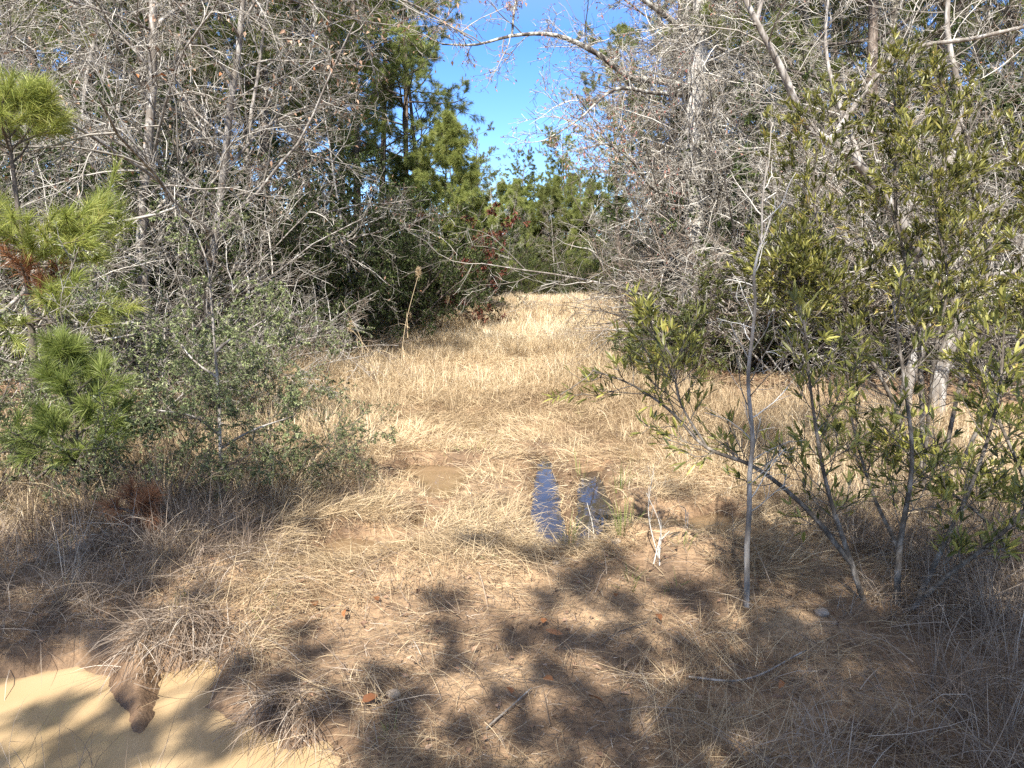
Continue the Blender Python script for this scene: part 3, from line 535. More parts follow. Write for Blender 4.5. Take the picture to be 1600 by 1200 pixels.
# near sapling and the leathery leaved shrubs
def near_sapling():
    rng = np.random.default_rng(920); g = G(1165, 982); d = g[1]; base = np.array([g[0], g[1], gz(*g)])
    A = line([base - [0, 0, .1], P3(1167, 920, d), P3(1167, 860, d), P3(1171, 790, d), P3(1171, 745, d), P3(1176, 690, d + .02), P3(1172, 640, d + .02), P3(1169, 590, d + .03), P3(1176, 520, d + .05), P3(1180, 470, d + .05), P3(1178, 430, d + .05), P3(1190, 370, d + .05), P3(1191, 320, d + .05), P3(1199, 250, d + .05)], .0145, .0038, 60); A[1][0, :4] *= [1.7, 1.3, 1.12, 1.05]
    a = MB(); tubes(a, *A, 10, 0, None, rng); b = MB()
    P1, R1 = kids(rng, *A, 30, .25, .98, 52, 14, .13, .2, 8, .12, .03, rr=.011); P2, R2 = kids(rng, P1, R1, 4, .3, 1, 45, 12, .5, .3, 5, .14, 0, rmin=.0016)
    tubes(b, P1, R1, 5, 0, None, rng); tubes(b, P2, R2, 3, 0, None, rng)
    hero('thin_sapling', "thin grey near sapling with a slightly crooked stem, standing alone before the right shrub", "sapling", base, [("trunk", a, [M['bark_grey']]), ("twigs", b, [M['twig']])])
near_sapling()
def bay(kind, label, base, stems, rad, m, zmin, seed, nleaf=9, ll=.075, l1=.38, K=30):
    rng = np.random.default_rng(seed); ls = [line(s, r, r * .28, K) for s, r in zip(stems, rad)]
    P0 = np.concatenate([l[0] for l in ls]); R0 = np.concatenate([l[1] for l in ls]); a = MB(); tubes(a, P0, R0, 9, 0, None, rng); b = MB()
    P1, R1 = kids(rng, P0, R0, m[0], .28, 1, 50, 14, 1, .3, 8, .12, .05, absL=l1, rr=.009); P2, R2 = kids(rng, P1, R1, m[1], .25, 1, 42, 12, .5, .3, 6, .13, .05, rmin=.002)
    tubes(b, P1, R1, 5, 0, None, rng); tubes(b, P2, R2, 4, 0, None, rng); c = MB()
    for P, R in ((P1, R1), (P2, R2)):
        N = len(P); n = nleaf; idx = np.repeat(np.arange(N), n); t = 1 - rng.random(N * n) ** 1.5 * (.45 if P is P2 else .15); s_, r_, d_ = at_t(P, R, idx, np.clip(t, 0, .999))
        k = s_[:, 2] > zmin; tone = np.clip(np.repeat(rng.normal(.42, .2, N), n) + rng.normal(0, .14, N * n), 0, 1)
        leaves(c, rng, s_[k], d_[k] + np.array([0, 0, .25]), ll, ll * .21, 0, tone[k], True, .42, .12)
    hero(kind, label, "shrub", base, [("stems", a, [M['bark_stem']]), ("branches", b, [M['bark_stem']]), ("foliage", c, [M['leaf_bay']])])
g = G(1400, 975); d = g[1]; base = np.array([g[0], g[1], gz(*g)]); B0 = base - [0, 0, .1]
bay('bay_shrub', "near leathery leaved shrub in shade whose bare bough reaches across the thin sapling", base,
    [[B0, P3(1405, 860, d), P3(1425, 720, d + .1), P3(1412, 590, d + .15), P3(1395, 470, d + .2)],
     [B0 + [-.12, 0, 0], P3(1330, 880, d), P3(1292, 760, d), P3(1268, 620, d), P3(1256, 500, d - .05)],
     [B0 + [.05, 0, 0], P3(1470, 860, d + .1), P3(1525, 740, d + .2), P3(1560, 620, d + .2), P3(1570, 500, d + .3)],
     [B0, P3(1480, 900, d - .1), P3(1580, 820, d - .2), P3(1660, 700, d - .3)],
     [P3(1330, 880, d), P3(1255, 790, d + .05), P3(1172, 726, d + .1), P3(1105, 700, d + .2), P3(1045, 640, d + .3), P3(985, 600, d + .4), P3(925, 578, d + .5)],
     [P3(1105, 700, d + .2), P3(1060, 620, d + .3), P3(1050, 560, d + .35), P3(1010, 500, d + .4)],
     [P3(1405, 860, d), P3(1360, 760, d + .4), P3(1330, 640, d + .5), P3(1340, 540, d + .5)]],
    [.017, .015, .015, .014, .014, .007, .011], (24, 6), .25, 930, 3, .07, .30)
d = 5.4; x = GX(1465, d); base = np.array([x, d, gz(x, d)]); B0 = base - [0, 0, .1]
bay('bay_shrub', "tall yellow green leathery leaved shrub in sun in front of the leaning tree", base,
    [[B0, P3(1440, 620, d), P3(1430, 480, d), P3(1400, 330, d), P3(1400, 200, d), P3(1395, 110, d)],
     [B0, P3(1400, 640, d - .1), P3(1340, 520, d - .2), P3(1290, 400, d - .3), P3(1270, 290, d - .3), P3(1285, 190, d - .3)],
     [B0 + [.1, 0, 0], P3(1500, 600, d), P3(1540, 450, d + .1), P3(1530, 300, d + .2), P3(1500, 190, d + .2), P3(1470, 130, d + .2)],
     [B0 + [.15, 0, 0], P3(1560, 600, d - .2), P3(1620, 480, d - .3), P3(1630, 350, d - .3), P3(1620, 220, d - .3)],
     [B0, P3(1460, 560, d - .4), P3(1480, 430, d - .5), P3(1460, 330, d - .5), P3(1455, 230, d - .5)],
     [P3(1340, 520, d - .2), P3(1270, 480, d - .3), P3(1220, 420, d - .4)]],
    [.022, .019, .019, .018, .016, .01], (58, 8), 1.35, 940, 9, .061, .44)
g = G(1590, 960); base = np.array([g[0] + .3, g[1] + .4, 0]); base[2] = gz(base[0], base[1]); B0 = base - [0, 0, .1]; d = base[1]
bay('bay_shrub', "leathery leaved shrub at the right border of the photo with low dark boughs", base,
    [[B0, B0 + [.0, .0, .5], B0 + [-.15, .1, .95], B0 + [-.3, .15, 1.35]], [B0, B0 + [.15, .1, .6], B0 + [.2, .2, 1.2], B0 + [.1, .3, 1.9]], [B0, B0 + [-.2, -.05, .35], B0 + [-.5, -.05, .6], B0 + [-.75, 0, .75]]], [.016, .018, .014], (22, 6), .2, 950, 5, .075, .3)

# left foreground: yaupon shrubs, young pine, seedling
def forked_shrub():
    rng = np.random.default_rng(960); d = 5.3; x = GX(345, d); base = np.array([x, d, gz(x, d)]); ls = [line([base - [0, 0, .1], P3(346, 720, d), P3(342, 620, d), P3(336, 545, d), P3(330, 470, d), P3(322, 405, d), P3(300, 350, d)], .017, .004, 30), line([P3(337, 550, d), P3(358, 532, d - .05), P3(380, 520, d - .1), P3(430, 490, d - .1)], .012, .004, 30),
        line([P3(344, 680, d), P3(300, 650, d - .2), P3(240, 640, d - .3)], .012, .004, 30), line([P3(345, 700, d), P3(400, 670, d - .1), P3(460, 650, d)], .012, .004, 30), line([P3(340, 590, d), P3(300, 560, d + .2), P3(270, 520, d + .3)], .01, .004, 30)]
    P0 = np.concatenate([l[0] for l in ls]); R0 = np.concatenate([l[1] for l in ls]); a = MB(); tubes(a, P0, R0, 8, 0, None, rng); b = MB(); c = MB()
    P1, R1 = kids(rng, P0, R0, 14, .3, 1, 60, 14, 1, .3, 7, .15, .01, absL=.42, rr=.008); P2, R2 = kids(rng, P1, R1, 7, .2, 1, 45, 14, .45, .3, 5, .16, 0, rmin=.0018); P4, R4 = kids(rng, P2, R2, 3, .2, 1, 45, 14, .5, .3, 4, .16, 0, rmin=.0015)
    for P, R, q in ((P1, R1, 4), (P2, R2, 3), (P4, R4, 3)): tubes(b, P, R, q, 0, None, rng)
    N = len(P4); n = 10; s_, r_, d_ = at_t(P4, R4, np.repeat(np.arange(N), n), np.clip(rng.random(N * n), 0, .999)); leaves(c, rng, s_, d_, .022, .0115, 0, np.clip(np.repeat(rng.normal(.55, .2, N), n) + rng.normal(0, .12, N * n), 0, 1), False, .8, .2)
    hero('small_leaved_shrub', "open shrub with one pale forked stem and tiny pale green leaves in left foreground", "shrub", base, [("stems", a, [M['bark_grey']]), ("branches", b, [M['bark_stem']]), ("foliage", c, [M['leaf_small']])])
forked_shrub()
for px, d, s, k, r, lab in [(225, 5.1, .75, 'small1', 1, "small leafed shrub close behind the blue green pine seedling"), (445, 5.5, .62, 'small1', 2.2, "sparse small leafed shrub at the grassy side of the pale forked shrub"), (30, 6.2, 1.0, 'small1', 3.3, "small leafed shrub below the yellow green boughs of the young pine"), (140, 6.8, 1.2, 'small0', 4, "small leafed shrub behind the seedling and before the bare twigs"),
                            (300, 8.2, 1.0, 'small0', 2.9, "small leafed shrub shaded behind the pale forked shrub"), (440, 8.6, .8, 'small0', 1.2, "small leafed shrub beside the straw at the back of the left shrubs"), (-60, 5.2, 1, 'small1', 1.7, "small leafed shrub cut by the left border of the photo")]:
    place('small_leaved_shrub', k, lab, "shrub", GX(px, d), d, s, r)
def tier_pine(kind, label, base, H, r0, tiers, mat, nl, nw, nn, seed, cone=.55, dead=(), bark='bark_dark'):
    rng = np.random.default_rng(seed); P0, R0 = trunk_line(rng, H, r0, (0, 0), 14, .02, .15); P0 = P0 + base; a = MB(); tubes(a, P0, R0, 9, 0, None, rng); b = MB(); c = MB(); dd = MB()
    def tuft(mbn, S, D, n): needles(mbn, rng, S, D, n, nl, nw, 0, cone, droop=.12)
    def tier(z, n, Ln, el, mbn, az0, az1, dens):
        az = np.linspace(az0, az1, n, False) + rng.normal(0, .25, n); t = np.clip((z + rng.normal(0, .05, n) + .15) / (H + .15), 0, .99); S, r, _ = at_t(P0, R0, np.zeros(n, int), t)
        D = np.c_[np.cos(az), np.sin(az), np.full(n, math.tan(el))]; P1 = walk(rng, S, D, Ln * rng.uniform(.7, 1.15, n), 9, .09, .06); R1 = np.linspace(.011, .005, 9)[None].repeat(n, 0)
        P2, R2 = kids(rng, P1, R1, 4, .4, .95, 38, 10, .42, .2, 6, .1, .08, rmin=.004)
        tubes(b, P1, R1, 6, 0, None, rng); tubes(b, P2, R2, 5, 0, None, rng)
        for P, R, f0 in ((P1, R1, .5), (P2, R2, .35)):
            for f in np.linspace(f0, .999, 6): s_, _, d_ = at_t(P, R, np.arange(len(P)), np.full(len(P), f)); tuft(mbn, s_, d_, int(dens))
    for z, n, Ln, el, az0, az1 in tiers: tier(z, n, Ln, el, c, az0, az1, nn)
    for z, n, Ln, el, az0, az1 in dead: tier(z, n, Ln, el, dd, az0, az1, nn * .5)
    s_, _, d_ = at_t(P0, R0, np.zeros(8, int), np.linspace(.86, .999, 8)); tuft(c, s_, d_, nn)
    parts = [("trunk", a, [M[bark]]), ("branches", b, [M[bark]]), ("crown", c, [M[mat]])]
    if dead: parts.append(("dead_needles", dd, [M['needle_dead']]))
    hero(kind, label, "pine", base, parts)
d = 7.0; x = GX(42, d); base = np.array([x, d, gz(x, d)]); T2 = 2 * PI
tier_pine('young_pine', "bright yellow green young pine with one dead orange bough at the left border", base, 3.45, .045,
    [(3.0, 7, .55, .7, 0, T2), (2.75, 7, .65, .45, 0, T2), (1.95, 9, .75, .15, 0, T2), (1.75, 6, .95, .1, -1.2, 1.0), (1.25, 4, 1.05, .05, -1.0, .3)], 'needle_young', .2, .004, 24, 700, dead=[(1.5, 3, .6, .0, -1.0, .6)])
d = 5.0; x = GX(112, d); base = np.array([x, d, gz(x, d)])
tier_pine('pine_seedling', "small blue green pine seedling with upright leader among the left shrubs", base, 1.25, .016,
    [(1.0, 5, .2, 1.0, 0, T2), (.8, 5, .25, .8, 0, T2), (.55, 6, .33, .5, 0, T2), (.38, 7, .4, .35, 0, T2)], 'needle_blue', .15, .0032, 15, 710, .5)
d = G(228, 880)[1]; x, y = G(228, 870); base = np.array([x, y, gz(x, y)])
tier_pine('dead_pine_seedling', "dead orange brown pine seedling low in the grass before the left shrub", base, .16, .010, [], 'needle_dead', .11, .003, 12, 720, .7, dead=[(.13, 5, .12, .5, 0, T2), (.08, 5, .16, .2, 0, T2)])

# ------------------------------------------------------------------ far woods as one mass
def far_woods():
    rng = np.random.default_rng(800)
    T = [bare_tree(801, 11, .09, (0, 0), (16, 7, 5, 2), l1=.4), bare_tree(802, 12, .11, (0, 0), (15, 7, 5, 2), droop=.02, l1=.34), pine(803, 15, .13, .36, 26, nn=12, m=(4, 2), nw=.016, nl=.24, dead=5), pine(804, 16, .14, .42, 24, nn=12, m=(4, 2), nw=.016, nl=.24, dead=5),
         leafy_shrub(805, 4.6, 7, (8, 5, 3), 12, .075, .035), leafy_shrub(806, 4.0, 6, (8, 5, 3), 10, .08, .04, 'leaf_mid'), bare_shrub(807, 3.6, 9, (8, 5, 3))]
    mats, parts = [], []
    for t in T:
        g = MB()
        for n, mb, ms in t:
            for k, m in enumerate(ms):
                if m not in mats: mats.append(m)
            sub = MB(); sub.merge(mb); lut = np.array([mats.index(m) for m in ms], np.int32)
            sub.qm = [lut[q] for q in sub.qm]; sub.tm = [lut[q] for q in sub.tm]; g.merge(sub)
        parts.append(g)
    big = MB()
    def put(k, x, y, s): big.merge(parts[k], (x, y, gz(x, y)), rng.uniform(0, 2 * PI), s)
    for side in (-1, 1):
        for q in range(52):
            y = rng.uniform(17, 62); off = rng.uniform(7, 12 + .42 * y); x = (left_edge(y) - off) if side < 0 else (right_edge(y) + off)
            put(int(rng.choice([0, 1, 2, 3, 4, 4, 5, 6], p=[.14, .14, .13, .11, .16, .12, .1, .1])), x, y, rng.uniform(.8, 1.2))
    for q in range(60):
        x = rng.uniform(-14, 26); y = rng.uniform(64, 95); mid = -3 < x / y * 60 < 10
        put(int(rng.choice([0, 2, 4, 5, 6])), x, y, (rng.uniform(.55, .75) if mid else rng.uniform(.8, 1.1)))
    for q in range(46):
        y = rng.uniform(60, 78); put(int(rng.choice([4, 5, 5])), rng.uniform(-7, 14) * y / 66 + 1, y, rng.uniform(1.0, 1.75))
    tag(big.build("woods", mats), "deep mixed woods of bare trees and pines behind the first trees", "woods", kind="stuff")
far_woods()

# ------------------------------------------------------------------ grass, litter, stalks
def blades(mb, rng, S, az, el, bend, L, wd, r, K=4, mi=0):
    N = len(S); P = [S]; f = np.linspace(0, 1, K - 1)
    for k in range(K - 1):
        e = el - bend * f[k]; P.append(P[-1] + np.stack([np.cos(az) * np.cos(e), np.sin(az) * np.cos(e), np.sin(e)], 1) * (L / (K - 1))[:, None])
    tw = rng.normal(0, .5, N); W = np.stack([-np.sin(az) * np.cos(tw), np.cos(az) * np.cos(tw), np.sin(tw)], 1) * (wd * .5)[:, None]
    wl = np.linspace(1, .55, K - 1); V = []
    for k in range(K - 1): V += [P[k] - W * wl[k], P[k] + W * wl[k]]
    V.append(P[-1]); n = len(V); V = np.stack(V, 1); o = np.arange(N)[:, None] * n
    Q = np.concatenate([o + [2 * k, 2 * k + 1, 2 * k + 3, 2 * k + 2] for k in range(K - 2)]); mb.add(V, Q, o + [n - 3, n - 2, n - 1], mi, np.repeat(r, n))
def in_view(x, y, m=1.6): return np.abs(x) < .74 * y + m
def clear_mask(x, y): return sstep(-.9, .8, x - left_edge(y)) * sstep(-.9, .8, right_edge(y) - x)
def track(x, y):                                        # 1 on the beaten middle of the way
    cx = np.interp(y, [1, 3, 7, 16, 30, 47], [.6, .45, .3, -.4, .6, 2.4]); return np.exp(-((x - cx) / np.interp(y, [2, 5, 8, 40], [1.0, 1.2, 1.3, 1.8])) ** 2)
def dirt(x, y):                                         # bare earth patches of the near ground
    p = fbm(x, y, .8, 31, 3); near = 1 - sstep(4.3, 5.4, y)
    core = np.exp(-(((x - .75) / 1.0) ** 2 + ((y - 3.4) / .95) ** 2)) + .7 * np.exp(-(((x + .9) / .9) ** 2 + ((y - 3.0) / .6) ** 2)) + .6 * np.exp(-(((x + .2) / .9) ** 2 + ((y - 2.6) / .5) ** 2))
    return near * np.clip(sstep(.46, .6, p) * .5 + core * .8 * sstep(.36, .56, p + .08), 0, 1)
def grass_field():
    rng = np.random.default_rng(600); mb = MB()
    def pts(n, y0, y1, xm=9., dens=None):
        x = rng.uniform(-xm, xm, n); y = y0 + (y1 - y0) * rng.random(n) ; k = in_view(x, y); x, y = x[k], y[k]
        if dens is not None: k = rng.random(len(x)) < dens(x, y); x, y = x[k], y[k]
        sd = pud_sd(x, y); k = sd > rng.uniform(.0, .14, len(x)) + np.where((np.abs(x - .55) < .6) & (np.abs(y - 5.2) < 1.3), .02, 0.); x, y = x[k], y[k]
        return x, y, ground(x, y, sd[k])
    def tone(x, y, n): return np.clip(.30 + .30 * fbm(x, y, 1.1, 41) + .55 * (fbm(x, y, 2.6, 81, 2) - .42) + .12 * sstep(8, 20, y) + rng.normal(0, .17, n), 0, .999)
    # flattened thatch, near and middle
    for cnt, ya, yb, xm_ in ((240000, 1.6, 5.2, 5.4), (280000, 5.0, 12, 9), (90000, 11.5, 24, 7)):
     x, y, z = pts(cnt, ya, yb, xm_, lambda x, y: (clear_mask(x, y) * .85 + .15) * (1 - .8 * dirt(x, y)) * (.4 + .6 * sstep(.35, .6, fbm(x, y, .3, 33, 2))) * np.interp(y, [3.2, 5], [.5, 1]) * (1 - .75 * sstep(-1.1, -1.7, x) * sstep(5.2, 4.4, y)) * (1 - .7 * sstep(1.1, 1.7, x) * sstep(5., 4.2, y)))
     n = len(x); flow = 2 * PI * fbm(x, y, .9, 35, 2) * 1.6; S = np.stack([x, y, z + rng.uniform(-.01, .05, n)], 1)
     blades(mb, rng, S, flow + rng.normal(0, .9, n), np.abs(rng.normal(.12, .32, n)), rng.normal(.25, .4, n), rng.uniform(.08, .30, n) * np.interp(y, [11, 18], [1, 1.5]), np.interp(y, [2, 5, 11, 24], [.0021, .0036, .0072, .014]) * rng.uniform(.6, 1.3, n), np.clip(tone(x, y, n) - .05 - .12 * sstep(4.6, 3.6, y), 0, 1))
    # standing tufts
    def tufts(nt, y0, y1, nb, h, wd, dens, sp=.05, lean=.5, tshift=0., xm=9., K=4):
        x, y, z = pts(nt, y0, y1, xm, dens); nt = len(x); c = np.repeat(np.arange(nt), nb); N = len(c); az = rng.uniform(0, 2 * PI, N)
        hs = np.repeat(h(x, y) * rng.uniform(.6, 1.25, nt), nb) * rng.uniform(.5, 1.15, N); rad = sp * np.sqrt(rng.random(N))
        S = np.stack([x[c] + np.cos(az) * rad, y[c] + np.sin(az) * rad, z[c] - .02], 1)
        az = az + rng.normal(0, .5, N) + 0; la = np.repeat(rng.uniform(0, 2 * PI, nt), nb); el = PI / 2 - np.abs(rng.normal(0, lean, N)) - .1
        az = np.where(rng.random(N) < .35, la + rng.normal(0, .4, N), az)
        blades(mb, rng, S, az, el, np.abs(rng.normal(.7, .55, N)), hs, wd(y[c]) * rng.uniform(.6, 1.3, N), np.clip(tone(x, y, nt)[c] + rng.normal(tshift, .14, N), 0, .999), K)
    hgt = lambda x, y: np.interp(pud_sd(x, y), [.05, .7], [.25, 1]) * np.clip(.42 + .35 * (fbm(x, y, 1.6, 43) - .5) * 2 - .22 * track(x, y) + .2 * sstep(1.5, .2, x - left_edge(y)) + .1 * sstep(14, 9, y) * sstep(.8, 1.6, x), .10, .9)
    tufts(9500, 4.6, 12, 15, hgt, lambda y: np.interp(y, [4, 12], [.0042, .0075]), lambda x, y: clear_mask(x, y) * (.35 + .65 * sstep(.35, .6, fbm(x, y, .5, 37))) * (1 - .4 * track(x, y)), xm=7.5)
    tufts(9500, 11.0, 24, 14, lambda x, y: hgt(x, y) * 1.3, lambda y: np.interp(y, [12, 24], [.0085, .013]), lambda x, y: clear_mask(x, y), .09, .5, xm=8)
    tufts(8000, 22, 50, 12, lambda x, y: .62 - .2 * track(x, y), lambda y: np.interp(y, [24, 50], [.015, .027]), lambda x, y: clear_mask(x, y), .16, .4, xm=9)
    # near scattered tufts in the dappled foreground
    tufts(2600, 1.7, 5.0, 17, lambda x, y: np.interp(pud_sd(x, y), [.05, .6], [.3, 1]) * .22, lambda y: np.full(len(y), .0024), lambda x, y: (1 - dirt(x, y)) * (.25 + .75 * sstep(.40, .6, fbm(x, y, .6, 39))) * (1 - .5 * track(x, y)) * (1 - .8 * sstep(1.1, 1.7, np.abs(x))), .05, .8, -.14, 5, 5)
    # tall stuff at the wood edges
    tufts(1900, 7, 24, 12, lambda x, y: np.full(len(x), .75), lambda y: np.interp(y, [8, 24], [.006, .012]), lambda x, y: np.exp(-((x - left_edge(y) - .4) / 1.0) ** 2) * .85, .1, .35, -.05, 8)
    for kk in PUD:                                      # straw leaning in over the water's edge, and bits afloat
        if kk == 'muddy': continue
        pl = PUD[kk]; nx = np.roll(pl, -1, 0); ln = np.linalg.norm(nx - pl, axis=1); nn_ = int(330 * ln.sum() / 1.5); sg = rng.choice(len(pl), nn_, p=ln / ln.sum()); tt = rng.random(nn_)[:, None]
        q = pl[sg] * (1 - tt) + nx[sg] * tt + rng.normal(0, .045, (nn_, 2)); sd = pud_sd(q[:, 0], q[:, 1]); k = (sd > -.025) & (vnoise(q[:, 0], q[:, 1], .13, 63) > .3); q = q[k]; n = len(q); cc = pl.mean(0)
        az = np.arctan2(cc[1] - q[:, 1], cc[0] - q[:, 0]) + rng.normal(0, 1.1, n); z = np.maximum(ground(q[:, 0], q[:, 1]), WATER_Z)
        blades(mb, rng, np.c_[q, z], az, rng.normal(.3, .35, n), rng.normal(.5, .4, n), rng.uniform(.05, .19, n), rng.uniform(.0025, .005, n), np.clip(rng.normal(.5, .22, n), 0, .99), 4)
        lo, hi = pl.min(0), pl.max(0); q = lo + (hi - lo) * rng.random((260, 2)); sd = pud_sd(q[:, 0], q[:, 1]); q = q[(sd < -.01) & (vnoise(q[:, 0], q[:, 1], .2, 65) > .58)]; n = len(q)
        blades(mb, rng, np.c_[q, np.full(n, WATER_Z + .003)], rng.uniform(0, 2 * PI, n), np.zeros(n), np.zeros(n), rng.uniform(.02, .11, n), rng.uniform(.002, .004, n), rng.uniform(.1, .9, n), 3)
    tag(mb.build("dry_grass", M['straw'], None, False), "dry straw coloured grass covering the clearing", "grass", kind="stuff")
    # brown tangled grass at both sides of the foreground
    mb = MB()
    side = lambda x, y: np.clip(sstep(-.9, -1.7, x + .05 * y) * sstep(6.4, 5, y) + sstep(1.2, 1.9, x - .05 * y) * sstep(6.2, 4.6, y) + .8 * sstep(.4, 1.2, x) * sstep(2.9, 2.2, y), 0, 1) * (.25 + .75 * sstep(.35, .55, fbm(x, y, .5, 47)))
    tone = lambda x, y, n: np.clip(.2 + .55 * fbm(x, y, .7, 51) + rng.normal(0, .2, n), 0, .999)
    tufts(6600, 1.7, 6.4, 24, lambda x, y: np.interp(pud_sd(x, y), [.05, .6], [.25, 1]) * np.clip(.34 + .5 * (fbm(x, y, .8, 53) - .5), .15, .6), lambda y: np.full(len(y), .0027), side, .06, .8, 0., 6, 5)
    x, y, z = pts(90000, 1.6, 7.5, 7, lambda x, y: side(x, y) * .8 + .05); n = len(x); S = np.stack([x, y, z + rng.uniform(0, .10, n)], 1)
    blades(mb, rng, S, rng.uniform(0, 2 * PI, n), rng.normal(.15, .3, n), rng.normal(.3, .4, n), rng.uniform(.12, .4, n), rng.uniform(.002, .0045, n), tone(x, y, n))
    u = lambda x, y: np.exp(-(((x + 1.8) / 1.25) ** 2 + ((y - 4.75) / .5) ** 2))
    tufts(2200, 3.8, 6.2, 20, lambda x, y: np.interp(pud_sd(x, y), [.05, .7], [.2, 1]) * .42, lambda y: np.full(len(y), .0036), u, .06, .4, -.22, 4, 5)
    x, y, z = pts(230000, 1.6, 5.6, 5.6, lambda x, y: .55 + .45 * sstep(.35, .6, fbm(x, y, .25, 91, 2))); n = len(x)                 # broken bits of straw, needles and twig on the soil
    blades(mb, rng, np.stack([x, y, z + rng.uniform(0, .012, n)], 1), rng.uniform(0, 2 * PI, n), rng.normal(.05, .22, n), rng.normal(.1, .3, n), rng.uniform(.015, .085, n), rng.uniform(.0014, .003, n), np.clip(rng.beta(1.3, 1.6, n) * .95, 0, 1), 3)
    bk = gpoly([(-60, 1062), (60, 1030), (150, 1022), (200, 1030), (255, 1020), (330, 1000), (370, 1050), (400, 1105), (470, 1120), (530, 1140)]); sg = rng.integers(0, len(bk) - 1, 2600); tt = rng.random(2600)[:, None]
    q = bk[sg] * (1 - tt) + bk[sg + 1] * tt + rng.normal(0, .07, (2600, 2)); clump = vnoise(q[:, 0], q[:, 1], .22, 61) > .48; q = q[clump]; n = len(q); sd = pud_sd(q[:, 0], q[:, 1]); q = q[sd > -.01]; n = len(q)
    blades(mb, rng, np.c_[q, ground(q[:, 0], q[:, 1])], rng.normal(-1.7, 1.0, n), rng.normal(.35, .35, n), rng.normal(.8, .4, n), rng.uniform(.12, .38, n), rng.uniform(.002, .0042, n), tone(q[:, 0], q[:, 1], n), 5)
    q = np.stack([*G(30, 1230)]); nq = 70; a = rng.uniform(0, 2 * PI, nq); blades(mb, rng, np.c_[q[0] + .2 * rng.normal(0, 1, nq), q[1] + .08 * rng.normal(0, 1, nq), np.full(nq, -.03)], a, rng.normal(.9, .4, nq), rng.normal(1.0, .5, nq), rng.uniform(.12, .4, nq), rng.uniform(.0015, .003, nq), rng.uniform(.1, .8, nq), 5)
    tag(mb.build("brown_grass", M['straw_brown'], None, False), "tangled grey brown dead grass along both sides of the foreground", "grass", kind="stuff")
    mb = MB(); tone = lambda x, y, n: rng.random(n)
    tufts(420, 1.8, 11, 11, lambda x, y: np.full(len(x), .13), lambda y: np.interp(y, [2, 11], [.0035, .007]), lambda x, y: clear_mask(x, y) * sstep(.5, .68, fbm(x, y, .7, 57)), .04, .6, 0., 5)
    for px, py, nb in ((885, 858, 24), (972, 880, 26), (968, 770, 22), (1075, 850, 24), (905, 738, 14), (985, 850, 18)):
        gx, gy = G(px, py); n = nb; a = rng.uniform(0, 2 * PI, n); S = np.stack([gx + .05 * np.cos(a), gy + .05 * np.sin(a), np.full(n, gz(gx, gy) - .02)], 1)
        blades(mb, rng, S, a, PI / 2 - np.abs(rng.normal(.1, .25, n)), np.abs(rng.normal(.3, .3, n)), rng.uniform(.12, .3, n), np.full(n, .0055), rng.random(n))
    tag(mb.build("green_grass", M['green_blade'], None, False), "sparse fresh green blades among the straw", "grass", kind="stuff")
    # leaf litter
    mb = MB(); x, y, z = pts(70000, 2, 20, 13, lambda x, y: np.clip((1 - clear_mask(x, y)) * 1. + .55 * sstep(1.6, 2.6, x) * sstep(10.5, 8.5, y) * sstep(4.6, 5.6, y) + .04 + .3 * sstep(5, 4, y), 0, 1)); n = len(x)
    D = np.c_[rng.normal(0, 1, (n, 2)), rng.normal(0, .25, n)]; leaves(mb, rng, np.stack([x, y, z + rng.uniform(.003, .03, n)], 1), D, np.where(y < 5.2, .04, .075), np.where(y < 5.2, .018, .036), 0, rng.random(n) * .9, False, .1, .1)
    tag(mb.build("leaf_litter", M['litter'], None, False), "fallen brown leaves under the trees at both sides", "litter", kind="stuff")
grass_field()

rng = np.random.default_rng(77)
for k, (px, py) in enumerate([(492, 962), (540, 975), (592, 962), (565, 1118), (848, 995), (848, 1082), (918, 1105), (1026, 978), (1222, 1080), (800, 1105), (880, 1010), (962, 950)]):
    gx, gy = G(px, py, .03); mb = MB(); a = rng.uniform(0, 2 * PI)
    leaves(mb, rng, np.zeros((1, 3)), np.array([[math.cos(a), math.sin(a), .25]]), np.array([.07]), .036, 0, rng.random(1), True, .05, .2)
    o = mb.build("fallen_leaf", M['orange_leaf']); o.location = (gx, gy, gz(gx, gy) + .035); tag(o, "orange fallen leaf lying on the dappled foreground ground", "leaf", "orange fallen leaves")
def stone(px, py, s, label, seed):
    r = np.random.default_rng(seed); nu, nv = 12, 8; u, v = np.meshgrid(np.arange(nu) / nu * 2 * PI, np.linspace(0, PI, nv)); V = np.stack([np.cos(u) * np.sin(v), np.sin(u) * np.sin(v) * .8, np.cos(v) * .6], -1).reshape(-1, 3)
    V = V * (1 + .35 * (fbm(V[:, 0] * 3 + seed, V[:, 1] * 3 + V[:, 2] * 2, .9, seed)[:, None] - .5)) * s
    i, j = np.meshgrid(np.arange(nu), np.arange(nv - 1)); i, j = i.ravel(), j.ravel(); i2 = (i + 1) % nu; mb = MB(); mb.add(V, np.stack([j * nu + i, (j + 1) * nu + i, (j + 1) * nu + i2, j * nu + i2], 1))
    o = mb.build("stone", M['stone']); x, y = G(px, py); o.location = (x, y, gz(x, y) + s * .3); tag(o, label, "stone")
stone(868, 912, .022, "small pale pebble on the bare earth below the wheel ruts", 3); stone(962, 888, .03, "pale stone beside the green blades at the mud mound", 5); stone(615, 1105, .03, "pale stone in the dark shade right of the muddy puddle", 8); stone(1282, 995, .035, "pale stone in the shaded grass under the right shrub", 9)

